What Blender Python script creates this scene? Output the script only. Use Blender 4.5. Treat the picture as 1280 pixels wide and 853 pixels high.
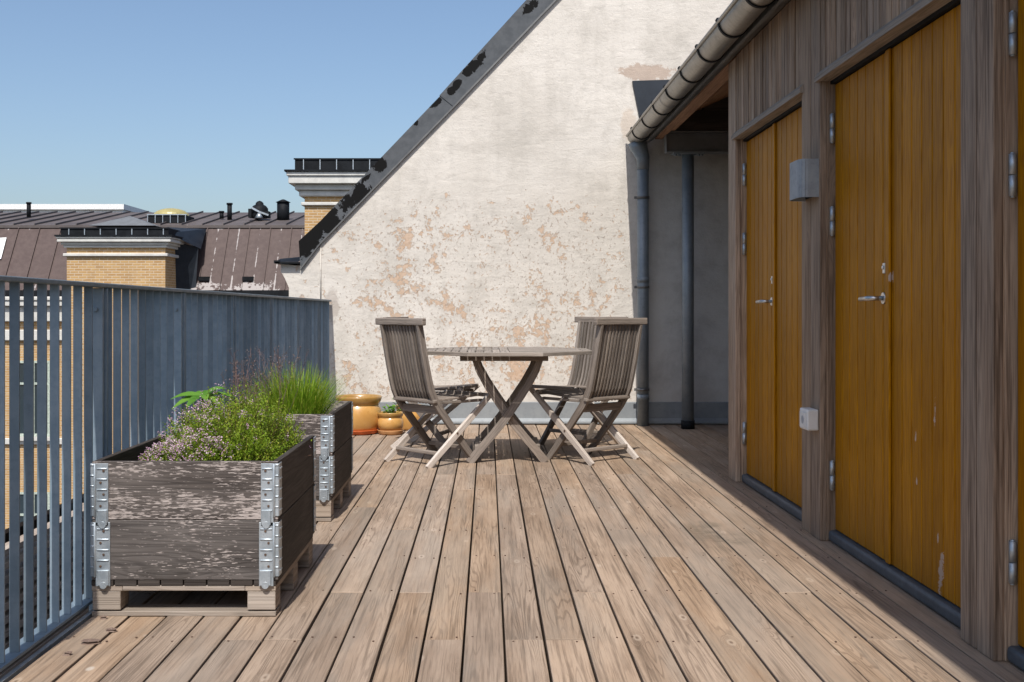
import bpy, math, random
from mathutils import Vector, Matrix
random.seed(7)
R = math.radians
sc = bpy.context.scene
for o in list(bpy.data.objects): bpy.data.objects.remove(o)

# ------------------------------------------------------------------ camera
cam_d = bpy.data.cameras.new("camera"); cam = bpy.data.objects.new("camera", cam_d)
sc.collection.objects.link(cam); sc.camera = cam
cam.location = (0, 0, 1.0); cam.rotation_euler = (R(90), 0, 0)
cam_d.sensor_width = 36; cam_d.lens = 40.5
cam_d.shift_x = 30.5/1280; cam_d.shift_y = -39.5/1280
cam_d.clip_start = 0.05; cam_d.clip_end = 2000
# ------------------------------------------------------------------ world, sun, exposure
w = bpy.data.worlds.new("World"); sc.world = w; w.use_nodes = True
wn = w.node_tree; bg = wn.nodes['Background']
sky = wn.nodes.new('ShaderNodeTexSky'); sky.sky_type = 'NISHITA'; sky.sun_disc = False
SUN_EL = 54.0; SUN_AZ = 183.6
sky.sun_elevation = R(SUN_EL); sky.sun_rotation = R(SUN_AZ)
sky.air_density = 1.0; sky.dust_density = 2.1; sky.ozone_density = 3.0; sky.altitude = 0
wn.links.new(sky.outputs[0], bg.inputs[0]); bg.inputs[1].default_value = 0.132
sd = bpy.data.lights.new("sun", 'SUN'); sun = bpy.data.objects.new("sun", sd); sc.collection.objects.link(sun)
sd.energy = 4.5; sd.angle = R(0.53); sd.color = (1.0, 0.955, 0.89)
sun.rotation_euler = Vector((0.046, 0.727, -1.0)).to_track_quat('-Z', 'Y').to_euler()
sun.location = (0, -5, 12)
sc.view_settings.view_transform = 'Standard'; sc.view_settings.look = 'None'
sc.view_settings.gamma = 1.0; sc.view_settings.exposure = 0.12
sc.view_settings.use_curve_mapping = False

# ------------------------------------------------------------------ mesh helper
col = sc.collection
class MB:
    """collects shapes with grain UVs and a random value per face"""
    def __init__(s): s.v=[]; s.f=[]; s.uv=[]; s.r=[]; s.m=[]; s.sm=[]
    def face(s, pts, uvs=None, rnd=0.5, m=0, smooth=False):
        b=len(s.v); s.v += [tuple(p) for p in pts]; s.f.append(tuple(range(b,b+len(pts))))
        s.uv += uvs or [(0,0)]*len(pts); s.r.append(rnd); s.m.append(m); s.sm.append(smooth)
    def hexa(s, c, rnd=None, m=0, gl=None, off=None):
        """c: 8 corners, 0-3 ring at start, 4-7 ring at end of the grain axis"""
        if rnd is None: rnd=random.random()
        b=len(s.v); s.v += [tuple(p) for p in c]
        c=[Vector(p) for p in c]; L=(c[4]-c[0]).length
        uo,vo = off if off else (random.uniform(0,30), random.uniform(0,30))
        per=[0]
        for i in range(4): per.append(per[-1]+(c[(i+1)%4]-c[i]).length)
        for i in range(4):
            j=(i+1)%4
            s.f.append((b+i,b+j,b+4+j,b+4+i))
            s.uv += [(uo,vo+per[i]),(uo,vo+per[i+1]),(uo+L,vo+per[i+1]),(uo+L,vo+per[i])]
            s.r.append(rnd); s.m.append(m); s.sm.append(False)
        for ring in ((3,2,1,0),(4,5,6,7)):
            s.f.append(tuple(b+i for i in ring))
            q=[c[i] for i in ring]; e1=(q[1]-q[0]).length; e2=(q[2]-q[1]).length
            s.uv += [(uo+.0,vo+9),(uo+e1*.25,vo+9),(uo+e1*.25,vo+9+e2),(uo,vo+9+e2)]
            s.r.append(rnd); s.m.append(m); s.sm.append(False)
    def box(s, x0,x1,y0,y1,z0,z1, axis='x', rnd=None, m=0, off=None):
        x0,x1=sorted((x0,x1)); y0,y1=sorted((y0,y1)); z0,z1=sorted((z0,z1))
        if axis=='x': c=[(x0,y0,z0),(x0,y0,z1),(x0,y1,z1),(x0,y1,z0),(x1,y0,z0),(x1,y0,z1),(x1,y1,z1),(x1,y1,z0)]
        elif axis=='y': c=[(x0,y0,z0),(x1,y0,z0),(x1,y0,z1),(x0,y0,z1),(x0,y1,z0),(x1,y1,z0),(x1,y1,z1),(x0,y1,z1)]
        else: c=[(x0,y0,z0),(x0,y1,z0),(x1,y1,z0),(x1,y0,z0),(x0,y0,z1),(x0,y1,z1),(x1,y1,z1),(x1,y0,z1)]
        if axis in 'yx': c = c
        s.hexa(c, rnd, m, off=off)
    def beam(s, pts, side, wd, th, rnd=None, m=0):
        """bar swept along pts; wd across `side`, th across the other normal; pts may carry own width"""
        if rnd is None: rnd=random.random()
        side=Vector(side).normalized(); P=[Vector(p) for p in pts]; rings=[]
        wl = wd if isinstance(wd,(list,tuple)) else [wd]*len(P)
        tl = th if isinstance(th,(list,tuple)) else [th]*len(P)
        for i,p in enumerate(P):
            t=(P[min(i+1,len(P)-1)]-P[max(i-1,0)]).normalized()
            n=t.cross(side).normalized(); sd_=side
            rings.append([p+sd_*(a*wl[i]/2)+n*(b_*tl[i]/2) for a,b_ in ((-1,-1),(1,-1),(1,1),(-1,1))])
        b=len(s.v); uo,vo=random.uniform(0,30),random.uniform(0,30)
        for r_ in rings: s.v += [tuple(q) for q in r_]
        per=[0,wl[0],wl[0]+tl[0],2*wl[0]+tl[0],2*wl[0]+2*tl[0]]; L=0
        for i in range(len(P)-1):
            L2=L+(P[i+1]-P[i]).length
            for k in range(4):
                j=(k+1)%4
                s.f.append((b+4*i+k,b+4*i+j,b+4*i+4+j,b+4*i+4+k))
                s.uv += [(uo+L,vo+per[k]),(uo+L,vo+per[k+1]),(uo+L2,vo+per[k+1]),(uo+L2,vo+per[k])]
                s.r.append(rnd); s.m.append(m); s.sm.append(False)
            L=L2
        for ring in ((3,2,1,0),tuple(4*(len(P)-1)+i for i in range(4))):
            s.f.append(tuple(b+i for i in ring)); s.uv += [(uo,vo+9),(uo+.01,vo+9),(uo+.01,vo+9.03),(uo,vo+9.03)]
            s.r.append(rnd); s.m.append(m); s.sm.append(False)
    def tube(s, pts, r, n=10, m=0, caps=True, smooth=True, rnd=.5):
        P=[Vector(p) for p in pts]; rl=r if isinstance(r,(list,tuple)) else [r]*len(P); b=len(s.v)
        for i,p in enumerate(P):
            t=(P[min(i+1,len(P)-1)]-P[max(i-1,0)]).normalized()
            a=Vector((0,0,1)) if abs(t.z)<.9 else Vector((1,0,0))
            u=t.cross(a).normalized(); v=t.cross(u)
            for k in range(n):
                A=2*math.pi*k/n; s.v.append(tuple(p+(u*math.cos(A)+v*math.sin(A))*rl[i]))
        L=0
        for i in range(len(P)-1):
            L2=L+(P[i+1]-P[i]).length
            for k in range(n):
                j=(k+1)%n; s.f.append((b+n*i+j,b+n*i+k,b+n*i+n+k,b+n*i+n+j))
                s.uv += [(L,j/n),(L,k/n),(L2,k/n),(L2,j/n)]
                s.r.append(rnd); s.m.append(m); s.sm.append(smooth)
            L=L2
        if caps:
            for ring in (tuple(range(n)),tuple(range(n*(len(P)-1)+n-1,n*(len(P)-1)-1,-1))):
                s.f.append(tuple(b+i for i in ring)); s.uv += [(0,0)]*n; s.r.append(rnd); s.m.append(m); s.sm.append(False)
    def lathe(s, prof, c=(0,0,0), n=40, m=0, smooth=True):
        b=len(s.v); c=Vector(c)
        for (r,z) in prof:
            for k in range(n):
                A=2*math.pi*k/n; s.v.append((c.x+r*math.cos(A),c.y+r*math.sin(A),c.z+z))
        for i in range(len(prof)-1):
            for k in range(n):
                j=(k+1)%n; s.f.append((b+n*i+k,b+n*i+j,b+n*i+n+j,b+n*i+n+k))
                s.uv += [(k/n,i),(j/n if j else 1,i),(j/n if j else 1,i+1),(k/n,i+1)]
                s.r.append(.5); s.m.append(m); s.sm.append(smooth)
    def prism(s, poly, y0, y1, m=0, rnd=.5):
        """poly: (x,z) list counterclockwise seen from -Y; extruded y0..y1"""
        n=len(poly)
        s.face([(x,y0,z) for x,z in poly],[(x,z) for x,z in poly],rnd,m)
        s.face([(x,y1,z) for x,z in reversed(poly)],[(x,z) for x,z in reversed(poly)],rnd,m)
        for i in range(n):
            (x0,z0),(x1,z1)=poly[i],poly[(i+1)%n]
            L=math.hypot(x1-x0,z1-z0)
            s.face([(x0,y1,z0),(x1,y1,z1),(x1,y0,z1),(x0,y0,z0)],[(0,y1),(L,y1),(L,y0),(0,y0)],rnd,m)
    def build(s, name, mats, parent=None, bevel=0, seg=1, loc=None, solid=True):
        me=bpy.data.meshes.new(name); me.from_pydata(s.v,[],s.f)
        for mt in (mats if isinstance(mats,(list,tuple)) else [mats]): me.materials.append(mt)
        uvl=me.uv_layers.new(name='UVMap'); uvl.data.foreach_set('uv',[c for p in s.uv for c in p])
        at=me.attributes.new('rnd','FLOAT','FACE'); at.data.foreach_set('value',s.r)
        me.polygons.foreach_set('material_index',s.m); me.polygons.foreach_set('use_smooth',s.sm)
        me.update()
        if solid:
            import bmesh
            bm=bmesh.new(); bm.from_mesh(me); bmesh.ops.recalc_face_normals(bm,faces=bm.faces); bm.to_mesh(me); bm.free()
        o=bpy.data.objects.new(name,me); col.objects.link(o)
        if parent: o.parent=parent
        if loc: o.location=loc
        if bevel:
            bv=o.modifiers.new('bevel','BEVEL'); bv.width=bevel; bv.segments=seg; bv.limit_method='ANGLE'; bv.angle_limit=R(40)
            bv.harden_normals=False
        return o
def thing(name, label, cat, loc=(0,0,0), rz=0, group=None):
    o=bpy.data.objects.new(name,None); col.objects.link(o); o.location=loc; o.rotation_euler=(0,0,rz)
    o.empty_display_size=.1; o['label']=label; o['category']=cat
    if group: o['group']=group
    return o
def tag(o,label=None,cat=None,group=None,kind=None):
    for k,v in (('label',label),('category',cat),('group',group),('kind',kind)):
        if v: o[k]=v
    return o
def dup(root, loc, rz, label, group=None):
    r=root.copy(); col.objects.link(r); r.location=loc; r.rotation_euler=(0,0,rz); r['label']=label
    if group: r['group']=group
    for ch in list(root.children):
        c=ch.copy(); col.objects.link(c); c.parent=r
        for g in ch.children:
            d=g.copy(); col.objects.link(d); d.parent=c
    return r

# ------------------------------------------------------------------ node helper
class N:
    def __init__(s,name):
        s.mat=bpy.data.materials.new(name); s.mat.use_nodes=True; s.t=s.mat.node_tree
        s.b=s.t.nodes['Principled BSDF']; s.b.inputs['Specular IOR Level'].default_value=.35
    def n(s,kind,**kw):
        nd=s.t.nodes.new('ShaderNode'+kind)
        for k,v in kw.items(): setattr(nd,k,v)
        return nd
    def put(s,sock,v):
        if isinstance(v,bpy.types.NodeSocket): s.t.links.new(v,sock)
        elif v is not None:
            if isinstance(v,(tuple,list)) and len(v)==3 and sock.type=='RGBA': v=(*v,1)
            sock.default_value=v
    def math(s,op,a,b=None,c=None,clamp=False):
        nd=s.n('Math',operation=op); nd.use_clamp=clamp
        for i,v in enumerate((a,b,c)):
            if v is not None: s.put(nd.inputs[i],v)
        return nd.outputs[0]
    def vm(s,op,a,b=None):
        nd=s.n('VectorMath',operation=op); s.put(nd.inputs[0],a)
        if b is not None: s.put(nd.inputs[1],b)
        return nd.outputs['Value'] if op in('LENGTH','DISTANCE') else nd.outputs[0]
    def xyz(s,v):
        nd=s.n('SeparateXYZ'); s.put(nd.inputs[0],v); return nd.outputs
    def comb(s,x=0,y=0,z=0):
        nd=s.n('CombineXYZ')
        for i,v in enumerate((x,y,z)): s.put(nd.inputs[i],v)
        return nd.outputs[0]
    def noise(s,v,scale=1,detail=3,rough=.55,dist=0):
        nd=s.n('TexNoise'); s.put(nd.inputs['Vector'],v); s.put(nd.inputs['Scale'],scale); s.put(nd.inputs['Detail'],detail)
        s.put(nd.inputs['Roughness'],rough); s.put(nd.inputs['Distortion'],dist); return nd.outputs['Fac']
    def voro(s,v,scale=1,feat='F1',rand=1):
        nd=s.n('TexVoronoi',feature=feat); s.put(nd.inputs['Vector'],v); s.put(nd.inputs['Scale'],scale)
        s.put(nd.inputs['Randomness'],rand); return nd
    def mix(s,f,a,b,mode='MIX'):
        nd=s.n('Mix',data_type='RGBA',blend_type=mode); s.put(nd.inputs[0],f); s.put(nd.inputs[6],a); s.put(nd.inputs[7],b); return nd.outputs[2]
    def step(s,x,lo,hi,a=0.,b=1.):
        nd=s.n('MapRange',interpolation_type='SMOOTHSTEP'); s.put(nd.inputs[0],x); s.put(nd.inputs[1],lo); s.put(nd.inputs[2],hi)
        s.put(nd.inputs[3],a); s.put(nd.inputs[4],b); return nd.outputs[0]
    def attr(s,name):
        nd=s.n('Attribute',attribute_name=name); return nd.outputs['Fac']
    def obj(s): return s.n('TexCoord').outputs['Object']
    def geo(s): return s.n('NewGeometry').outputs['Position']
    def uv(s): return s.n('TexCoord').outputs['UV']
    def done(s,colr,rough=.6,bump=None,bs=.3,bd=.01,metal=None,spec=None,alpha=None):
        s.put(s.b.inputs['Base Color'],colr); s.put(s.b.inputs['Roughness'],rough)
        if metal is not None: s.put(s.b.inputs['Metallic'],metal)
        if spec is not None: s.put(s.b.inputs['Specular IOR Level'],spec)
        if bump is not None:
            nd=s.n('Bump'); s.put(nd.inputs['Strength'],bs); s.put(nd.inputs['Distance'],bd); s.put(nd.inputs['Height'],bump)
            s.t.links.new(nd.outputs[0],s.b.inputs['Normal'])
        return s.mat

def wood(name, dark, mid, light, knot_c=None, rough=.75, gv=14, gu=.9, lines=42, fib=330, contrast=.5, knots=True,
         vary=.35, bump=.35, extra=None, kscale=(1.5,8.5), ksize=.13, line_c=.5, spec=.25, greypatch=0, grey=(.3,.29,.28), sharp=False):
    s=N(name); u=s.xyz(s.uv()); rnd=s.attr('rnd')
    ro=s.math('MULTIPLY',rnd,41.0)
    base=s.comb(s.math('MULTIPLY',u[0],gu),s.math('MULTIPLY',u[1],gv),ro)
    f=s.noise(base,1,2.5,.45)
    kd=None
    if knots:
        kv=s.comb(s.math('ADD',s.math('MULTIPLY',u[0],kscale[0]),ro),s.math('MULTIPLY',u[1],kscale[1]),ro)
        kn=s.voro(kv,1); kd=kn.outputs['Distance']
        # only some of the cells carry a knot
        pick=s.math('GREATER_THAN',s.xyz(kn.outputs['Color'])[0],.55)
        near=s.math('MULTIPLY',s.step(kd,ksize*3.2,0),pick)
        f=s.math('ADD',f,s.math('MULTIPLY',near,.22))
    ring=s.math('SINE',s.math('MULTIPLY',f,lines*2.0))
    ring=s.step(ring,.35,1) if sharp else s.step(ring,-.2,1)
    if sharp:
        amp=s.noise(s.comb(s.math('MULTIPLY',u[0],1.3),s.math('MULTIPLY',u[1],6),s.math('ADD',ro,3)),1,2,.5); ring=s.math('MULTIPLY',ring,s.step(amp,.40,.62))
    fibn=s.noise(s.comb(s.math('MULTIPLY',u[0],7),s.math('MULTIPLY',u[1],fib),ro),1,3,.6)
    fine=s.noise(s.comb(s.math('MULTIPLY',u[0],2.2),s.math('MULTIPLY',u[1],90),ro),1,3,.6)
    blot=s.noise(s.comb(s.math('MULTIPLY',u[0],1.6),s.math('MULTIPLY',u[1],9),s.math('ADD',ro,7)),1,4,.6)
    c=s.mix(s.step(blot,.32,.68),mid,light)
    c=s.mix(s.math('MULTIPLY',s.step(fine,.45,.72),contrast),c,dark)
    c=s.mix(s.math('MULTIPLY',ring,line_c*.55),c,dark)
    c=s.mix(s.math('MULTIPLY',s.step(fibn,.5,.75),contrast*.7),c,dark)
    if greypatch:
        g=s.noise(s.comb(s.math('MULTIPLY',u[0],.8),s.math('MULTIPLY',u[1],5),s.math('ADD',ro,19)),1,4,.65)
        c=s.mix(s.math('MULTIPLY',s.step(g,.45,.65),greypatch),c,grey)
    if knots and knot_c:
        wob=s.math('ADD',kd,s.math('MULTIPLY',s.math('SUBTRACT',fine,.5),.05))
        halo=s.math('MULTIPLY',s.math('MULTIPLY',s.step(wob,ksize*1.5,ksize*.85),s.step(wob,ksize*.35,ksize*.8)),pick)
        core=s.math('MULTIPLY',s.step(wob,ksize*.6,ksize*.2),pick)
        c=s.mix(s.math('MULTIPLY',halo,.36),c,knot_c); c=s.mix(s.math('MULTIPLY',core,.55),c,dark)
    # board-to-board tone
    tone=s.math('ADD',1-vary/2,s.math('MULTIPLY',s.math('FRACT',s.math('MULTIPLY',rnd,7.31)),vary))
    hs=s.n('HueSaturation'); s.put(hs.inputs['Color'],c); s.put(hs.inputs['Value'],tone)
    s.put(hs.inputs['Saturation'],s.math('ADD',.86,s.math('MULTIPLY',s.math('FRACT',s.math('MULTIPLY',rnd,3.77)),.22)))
    c=hs.outputs[0]
    if extra: c=extra(s,c,u,ro)
    h=s.math('SUBTRACT',s.math('MULTIPLY',fibn,-.6),s.math('MULTIPLY',ring,.35))
    return s.done(c,rough,h,bump,.004,spec=spec)

def deck_extra(s,c,u,ro):
    p=s.xyz(s.geo())
    n=s.noise(s.geo(),5,4,.7)
    d=s.math('SQRT',s.math('ADD',s.math('POWER',s.math('DIVIDE',s.math('SUBTRACT',p[0],1.02),.16),2.0),s.math('POWER',s.math('DIVIDE',s.math('SUBTRACT',p[1],5.1),.42),2.0)))
    m=s.math('MULTIPLY',s.step(d,1.15,.2),s.step(n,.42,.62))
    c=s.mix(s.math('MULTIPLY',m,.6),c,(.085,.075,.05))
    # large scale dirt
    g=s.noise(s.geo(),1.1,5,.6)
    c=s.mix(s.math('MULTIPLY',s.step(g,.45,.75),.3),c,(.16,.125,.098))
    # pale dropped spots near the railing
    v=s.voro(s.comb(s.math('MULTIPLY',p[0],9),s.math('MULTIPLY',p[1],5),0),1)
    sp=s.math('MULTIPLY',s.math('MULTIPLY',s.step(v.outputs['Distance'],.16,.1),s.step(p[0],-.98,-1.12)),s.step(p[1],3.9,3.6))
    return s.mix(s.math('MULTIPLY',sp,.55),c,(.6,.55,.48))
M={}
M['deck']=wood('weathered_deck_wood',(.090,.060,.038),(.295,.208,.143),(.40,.295,.212),knot_c=(.56,.45,.35),vary=.24,contrast=.56,
    greypatch=.45,grey=(.275,.232,.188),extra=deck_extra,kscale=(3.4,9.2),ksize=.10,line_c=.75,bump=.6,gv=11,gu=.55,lines=75,sharp=True)
M['teak']=wood('silvered_teak',(.075,.06,.05),(.20,.163,.135),(.32,.27,.23),vary=.3,knots=False,gv=40,gu=2,contrast=.65,greypatch=.3,grey=(.25,.225,.20),fib=420)
M['teak_dark']=wood('shaded_teak',(.05,.04,.034),(.15,.122,.102),(.27,.23,.195),vary=.5,knots=False,gv=40,gu=2,contrast=.6,fib=420)  # darker copy of the teak for back slats, shade put into the colour
M['teak_top']=wood('tabletop_teak',(.11,.095,.08),(.25,.213,.18),(.38,.33,.285),vary=.35,knots=False,gv=40,gu=2,contrast=.65,fib=420)
M['teak_pale']=wood('sunlit_teak',(.22,.19,.165),(.46,.40,.35),(.62,.55,.49),vary=.15,knots=False,gv=40,gu=2,contrast=.55,fib=420)  # paler copy of the teak for rear legs, sunlight put into the colour
M['shed']=wood('brown_grey_cladding_wood',(.075,.046,.028),(.30,.205,.137),(.42,.305,.215),knot_c=(.12,.075,.055),vary=.6,greypatch=.4,grey=(.37,.295,.225),kscale=(1.6,8),ksize=.14,contrast=.85)
M['header']=wood('grey_header_board',(.09,.073,.058),(.27,.225,.18),(.38,.32,.265),knots=False,vary=.1)
M['soffit']=wood('soffit_pine',(.14,.06,.025),(.33,.17,.085),(.42,.23,.12),knot_c=(.12,.05,.02),vary=.2,kscale=(2,8),ksize=.12)
def crate_extra(s,c,u,ro):
    p=s.n('TexCoord').outputs['Object']; q=s.xyz(p)
    # flaked pale coat: short horizontal flecks, dense on the upper board
    fv=s.comb(s.math('MULTIPLY',u[0],36),s.math('MULTIPLY',u[1],240),ro)
    n1=s.noise(fv,1,3,.6); n2=s.noise(s.comb(s.math('MULTIPLY',u[0],3),s.math('MULTIPLY',u[1],14),ro),1,2,.5)
    up=s.step(q[2],.19,.20)
    thr=s.math('SUBTRACT',s.math('ADD',.60,s.math('MULTIPLY',s.math('SUBTRACT',.5,n2),.42)),s.math('MULTIPLY',up,.085))
    nrm=s.xyz(s.n('NewGeometry').outputs['True Normal'])
    front=s.math('LESS_THAN',nrm[1],-.5)
    band=s.step(s.math('SINE',s.math('MULTIPLY',q[2],58)),-.4,.8)
    mid=s.step(s.math('ABSOLUTE',s.math('SUBTRACT',q[2],.305)),.055,.02)
    thr=s.math('ADD',thr,s.math('ADD',s.math('MULTIPLY',mid,.07),s.math('MULTIPLY',s.math('SUBTRACT',1.0,up),.035)))
    thr=s.math('SUBTRACT',thr,s.math('MULTIPLY',up,.02))
    m=s.math('MULTIPLY',s.math('MULTIPLY',s.step(s.math('SUBTRACT',n1,thr),-.01,.05),front),.8)
    return s.mix(m,c,(.44,.385,.36))
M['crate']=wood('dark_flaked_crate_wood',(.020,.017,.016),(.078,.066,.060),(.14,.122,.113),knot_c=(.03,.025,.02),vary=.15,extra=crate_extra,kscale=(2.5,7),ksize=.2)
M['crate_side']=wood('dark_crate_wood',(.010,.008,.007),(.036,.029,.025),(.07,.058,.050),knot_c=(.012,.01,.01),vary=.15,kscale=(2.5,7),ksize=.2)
M['pallet']=wood('pallet_wood',(.10,.075,.055),(.25,.20,.155),(.36,.30,.245),vary=.35,knots=False,greypatch=.4,grey=(.33,.29,.26))
M['board_far']=wood('lower_screen_wood',(.2,.14,.1),(.40,.32,.25),(.5,.42,.34),vary=.3,knots=False)

def door_mat():
    s=N('ochre_stained_door_wood'); u=s.xyz(s.uv()); rnd=s.attr('rnd'); ro=s.math('MULTIPLY',rnd,41.)
    f=s.noise(s.comb(s.math('MULTIPLY',u[0],.9),s.math('MULTIPLY',u[1],16),ro),1,3,.5)
    ring=s.step(s.math('SINE',s.math('MULTIPLY',f,90)),-.3,1)
    fi=s.noise(s.comb(s.math('MULTIPLY',u[0],6),s.math('MULTIPLY',u[1],220),ro),1,3,.6)
    c=s.mix(s.math('MULTIPLY',ring,.55),(.435,.186,.003),(.265,.106,.002))
    c=s.mix(s.math('MULTIPLY',s.step(fi,.42,.7),.6),c,(.22,.078,.003))
    tn=s.math('ADD',.86,s.math('MULTIPLY',s.math('FRACT',s.math('MULTIPLY',rnd,5.3)),.24)); hv=s.n('HueSaturation'); s.put(hv.inputs['Color'],c); s.put(hv.inputs['Value'],tn); c=hv.outputs[0]
    bl=s.noise(s.geo(),1.6,4,.6); c=s.mix(s.math('MULTIPLY',s.step(bl,.4,.7),.3),c,(.33,.125,.005))
    # scuffs down to pale primer
    v=s.noise(s.comb(s.math('MULTIPLY',s.xyz(s.geo())[1],26),s.math('MULTIPLY',s.xyz(s.geo())[2],9),3),1,4,.6)
    q=s.xyz(s.geo()); jn=s.noise(s.geo(),22,5,.75,.5)
    for (cy,cz,ry,rz,ti) in ((3.807,.125,.018,.075,.2),(3.855,.655,.008,.045,.1),(4.028,.55,.008,.02,0),(3.83,.24,.008,.02,0),(4.02,.40,.006,.015,0),(4.26,1.12,.01,.02,0),(6.02,.9,.008,.05,0)):
        e=s.math('SQRT',s.math('ADD',s.math('POWER',s.math('DIVIDE',s.math('SUBTRACT',s.math('SUBTRACT',q[1],cy),s.math('MULTIPLY',s.math('SUBTRACT',q[2],cz),-ti)),ry),2.),s.math('POWER',s.math('DIVIDE',s.math('SUBTRACT',q[2],cz),rz),2.)))
        e=s.math('ADD',e,s.math('MULTIPLY',s.math('SUBTRACT',jn,.5),5.0))
        c=s.mix(s.math('MULTIPLY',s.step(e,.95,.7),.8),c,(.50,.42,.38))
    dirt=s.math('MULTIPLY',s.step(q[2],.45,.06),s.step(bl,.3,.6)); c=s.mix(s.math('MULTIPLY',dirt,.25),c,(.16,.09,.03))
    return s.done(c,s.math('ADD',.34,s.math('MULTIPLY',fi,.2)),s.math('SUBTRACT',0,s.math('ADD',s.math('MULTIPLY',ring,.3),fi)),.5,.002,spec=.07)
M['door']=door_mat()

def plaster():
    s=N('peeling_limewash_plaster'); p=s.geo(); q=s.xyz(p)
    x=q[0]; z=q[2]
    big=s.noise(p,.9,4,.6); med=s.noise(p,4.5,6,.68,.3); fine=s.noise(p,17,7,.72,.4); micro=s.noise(p,70,5,.7)
    streak=s.noise(s.comb(s.math('MULTIPLY',x,7),0,s.math('MULTIPLY',z,1.0)),1,4,.6)
    trowel=s.noise(s.comb(s.math('MULTIPLY',x,3.2),0,s.math('MULTIPLY',z,13)),1,5,.62,.6)
    c=s.mix(s.step(big,.35,.7),(.66,.62,.565),(.58,.54,.485))
    c=s.mix(s.math('MULTIPLY',s.step(trowel,.48,.75),.28),c,(.46,.425,.38))
    c=s.mix(s.math('MULTIPLY',s.step(streak,.45,.75),.32),c,(.46,.43,.385))
    mott=s.noise(p,2.6,6,.7,.2); c=s.mix(s.math('MULTIPLY',s.step(mott,.47,.66),.5),c,(.43,.40,.355)); c=s.mix(s.math('MULTIPLY',s.step(micro,.55,.66),.35),c,(.40,.36,.31)); m3=s.noise(p,11,6,.75,.6); c=s.mix(s.math('MULTIPLY',s.step(m3,.54,.66),.28),c,(.42,.385,.34))
    # peel density: strong band between z .3 and 2.0, fading up
    den=s.math('MULTIPLY',s.step(z,2.45,1.65),s.step(z,.1,.3))
    den=s.math('MULTIPLY',s.math('MULTIPLY',den,s.step(x,-1.55,-.9,.75,1.)),s.step(x,1.32,1.2))
    reg=s.noise(s.comb(x,0,z),1.15,3,.6)
    field=s.math('ADD',s.math('ADD',s.math('MULTIPLY',med,.44),s.math('MULTIPLY',fine,.56)),s.math('MULTIPLY',s.math('SUBTRACT',reg,.5),.26))
    lowz=s.math('MULTIPLY',s.step(z,1.5,.5),.022)
    thr=s.math('SUBTRACT',s.math('SUBTRACT',.70,s.math('MULTIPLY',den,.143)),lowz)
    df=s.math('SUBTRACT',field,thr)
    peel=s.step(df,-.002,.006)
    edge=s.math('MULTIPLY',s.step(df,-.016,-.003),s.step(df,.004,-.001))
    # tiny chips
    chip=s.noise(s.comb(s.math('MULTIPLY',x,40),0,s.math('MULTIPLY',z,34)),1,4,.7,.5)
    cth=s.math('SUBTRACT',.755,s.math('MULTIPLY',den,.155))
    chips=s.step(s.math('SUBTRACT',chip,cth),0,.02)
    peach=s.mix(s.step(fine,.4,.65),(.49,.335,.225),(.55,.41,.305))
    c=s.mix(s.math('MULTIPLY',peel,.92),c,peach)
    c=s.mix(s.math('MULTIPLY',edge,.45),c,(.42,.36,.30))
    c=s.mix(s.math('MULTIPLY',chips,.75),c,s.mix(s.step(med,.45,.6),(.34,.27,.22),(.52,.36,.25)))
    # bare brownish patch above the small flashing, grey stain at fence end
    def ell(cx,cz,rx,rz):
        return s.math('SQRT',s.math('ADD',s.math('POWER',s.math('DIVIDE',s.math('SUBTRACT',x,cx),rx),2.),s.math('POWER',s.math('DIVIDE',s.math('SUBTRACT',z,cz),rz),2.)))
    jit=s.math('MULTIPLY',s.math('SUBTRACT',fine,.5),1.6)
    b1=s.step(s.math('ADD',ell(1.38,3.06,.25,.075),s.math('MULTIPLY',jit,1.8)),1.05,.8)
    c=s.mix(s.math('MULTIPLY',b1,.75),c,(.40,.30,.235))
    b2=s.step(s.math('ADD',ell(-1.36,1.03,.07,.14),jit),1.1,.8)
    c=s.mix(s.math('MULTIPLY',b2,.6),c,(.38,.33,.29))
    b3=s.step(s.math('ADD',ell(1.22,2.62,.07,.14),jit),1.1,.8)
    c=s.mix(s.math('MULTIPLY',b3,.5),c,(.5,.40,.31))
    c=s.mix(s.math('MULTIPLY',s.math('MULTIPLY',s.step(x,1.30,1.34),s.step(z,2.56,2.50)),.75),c,s.mix(s.step(mott,.4,.7),(.54,.545,.53),(.40,.40,.385)))
    low=s.math('MULTIPLY',s.step(z,.42,.2),s.step(streak,.3,.6))
    c=s.mix(s.math('MULTIPLY',low,.35),c,(.50,.45,.40))
    h=s.math('ADD',s.math('ADD',s.math('MULTIPLY',big,2.0),s.math('MULTIPLY',trowel,.45)),s.math('ADD',s.math('MULTIPLY',fine,.5),s.math('ADD',s.math('MULTIPLY',micro,.22),s.math('MULTIPLY',med,.5))))
    h=s.math('SUBTRACT',h,s.math('ADD',s.math('MULTIPLY',peel,.5),s.math('MULTIPLY',chips,.3)))
    return s.done(c,.92,h,.62,.016,spec=.15)
M['plaster']=plaster()

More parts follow.
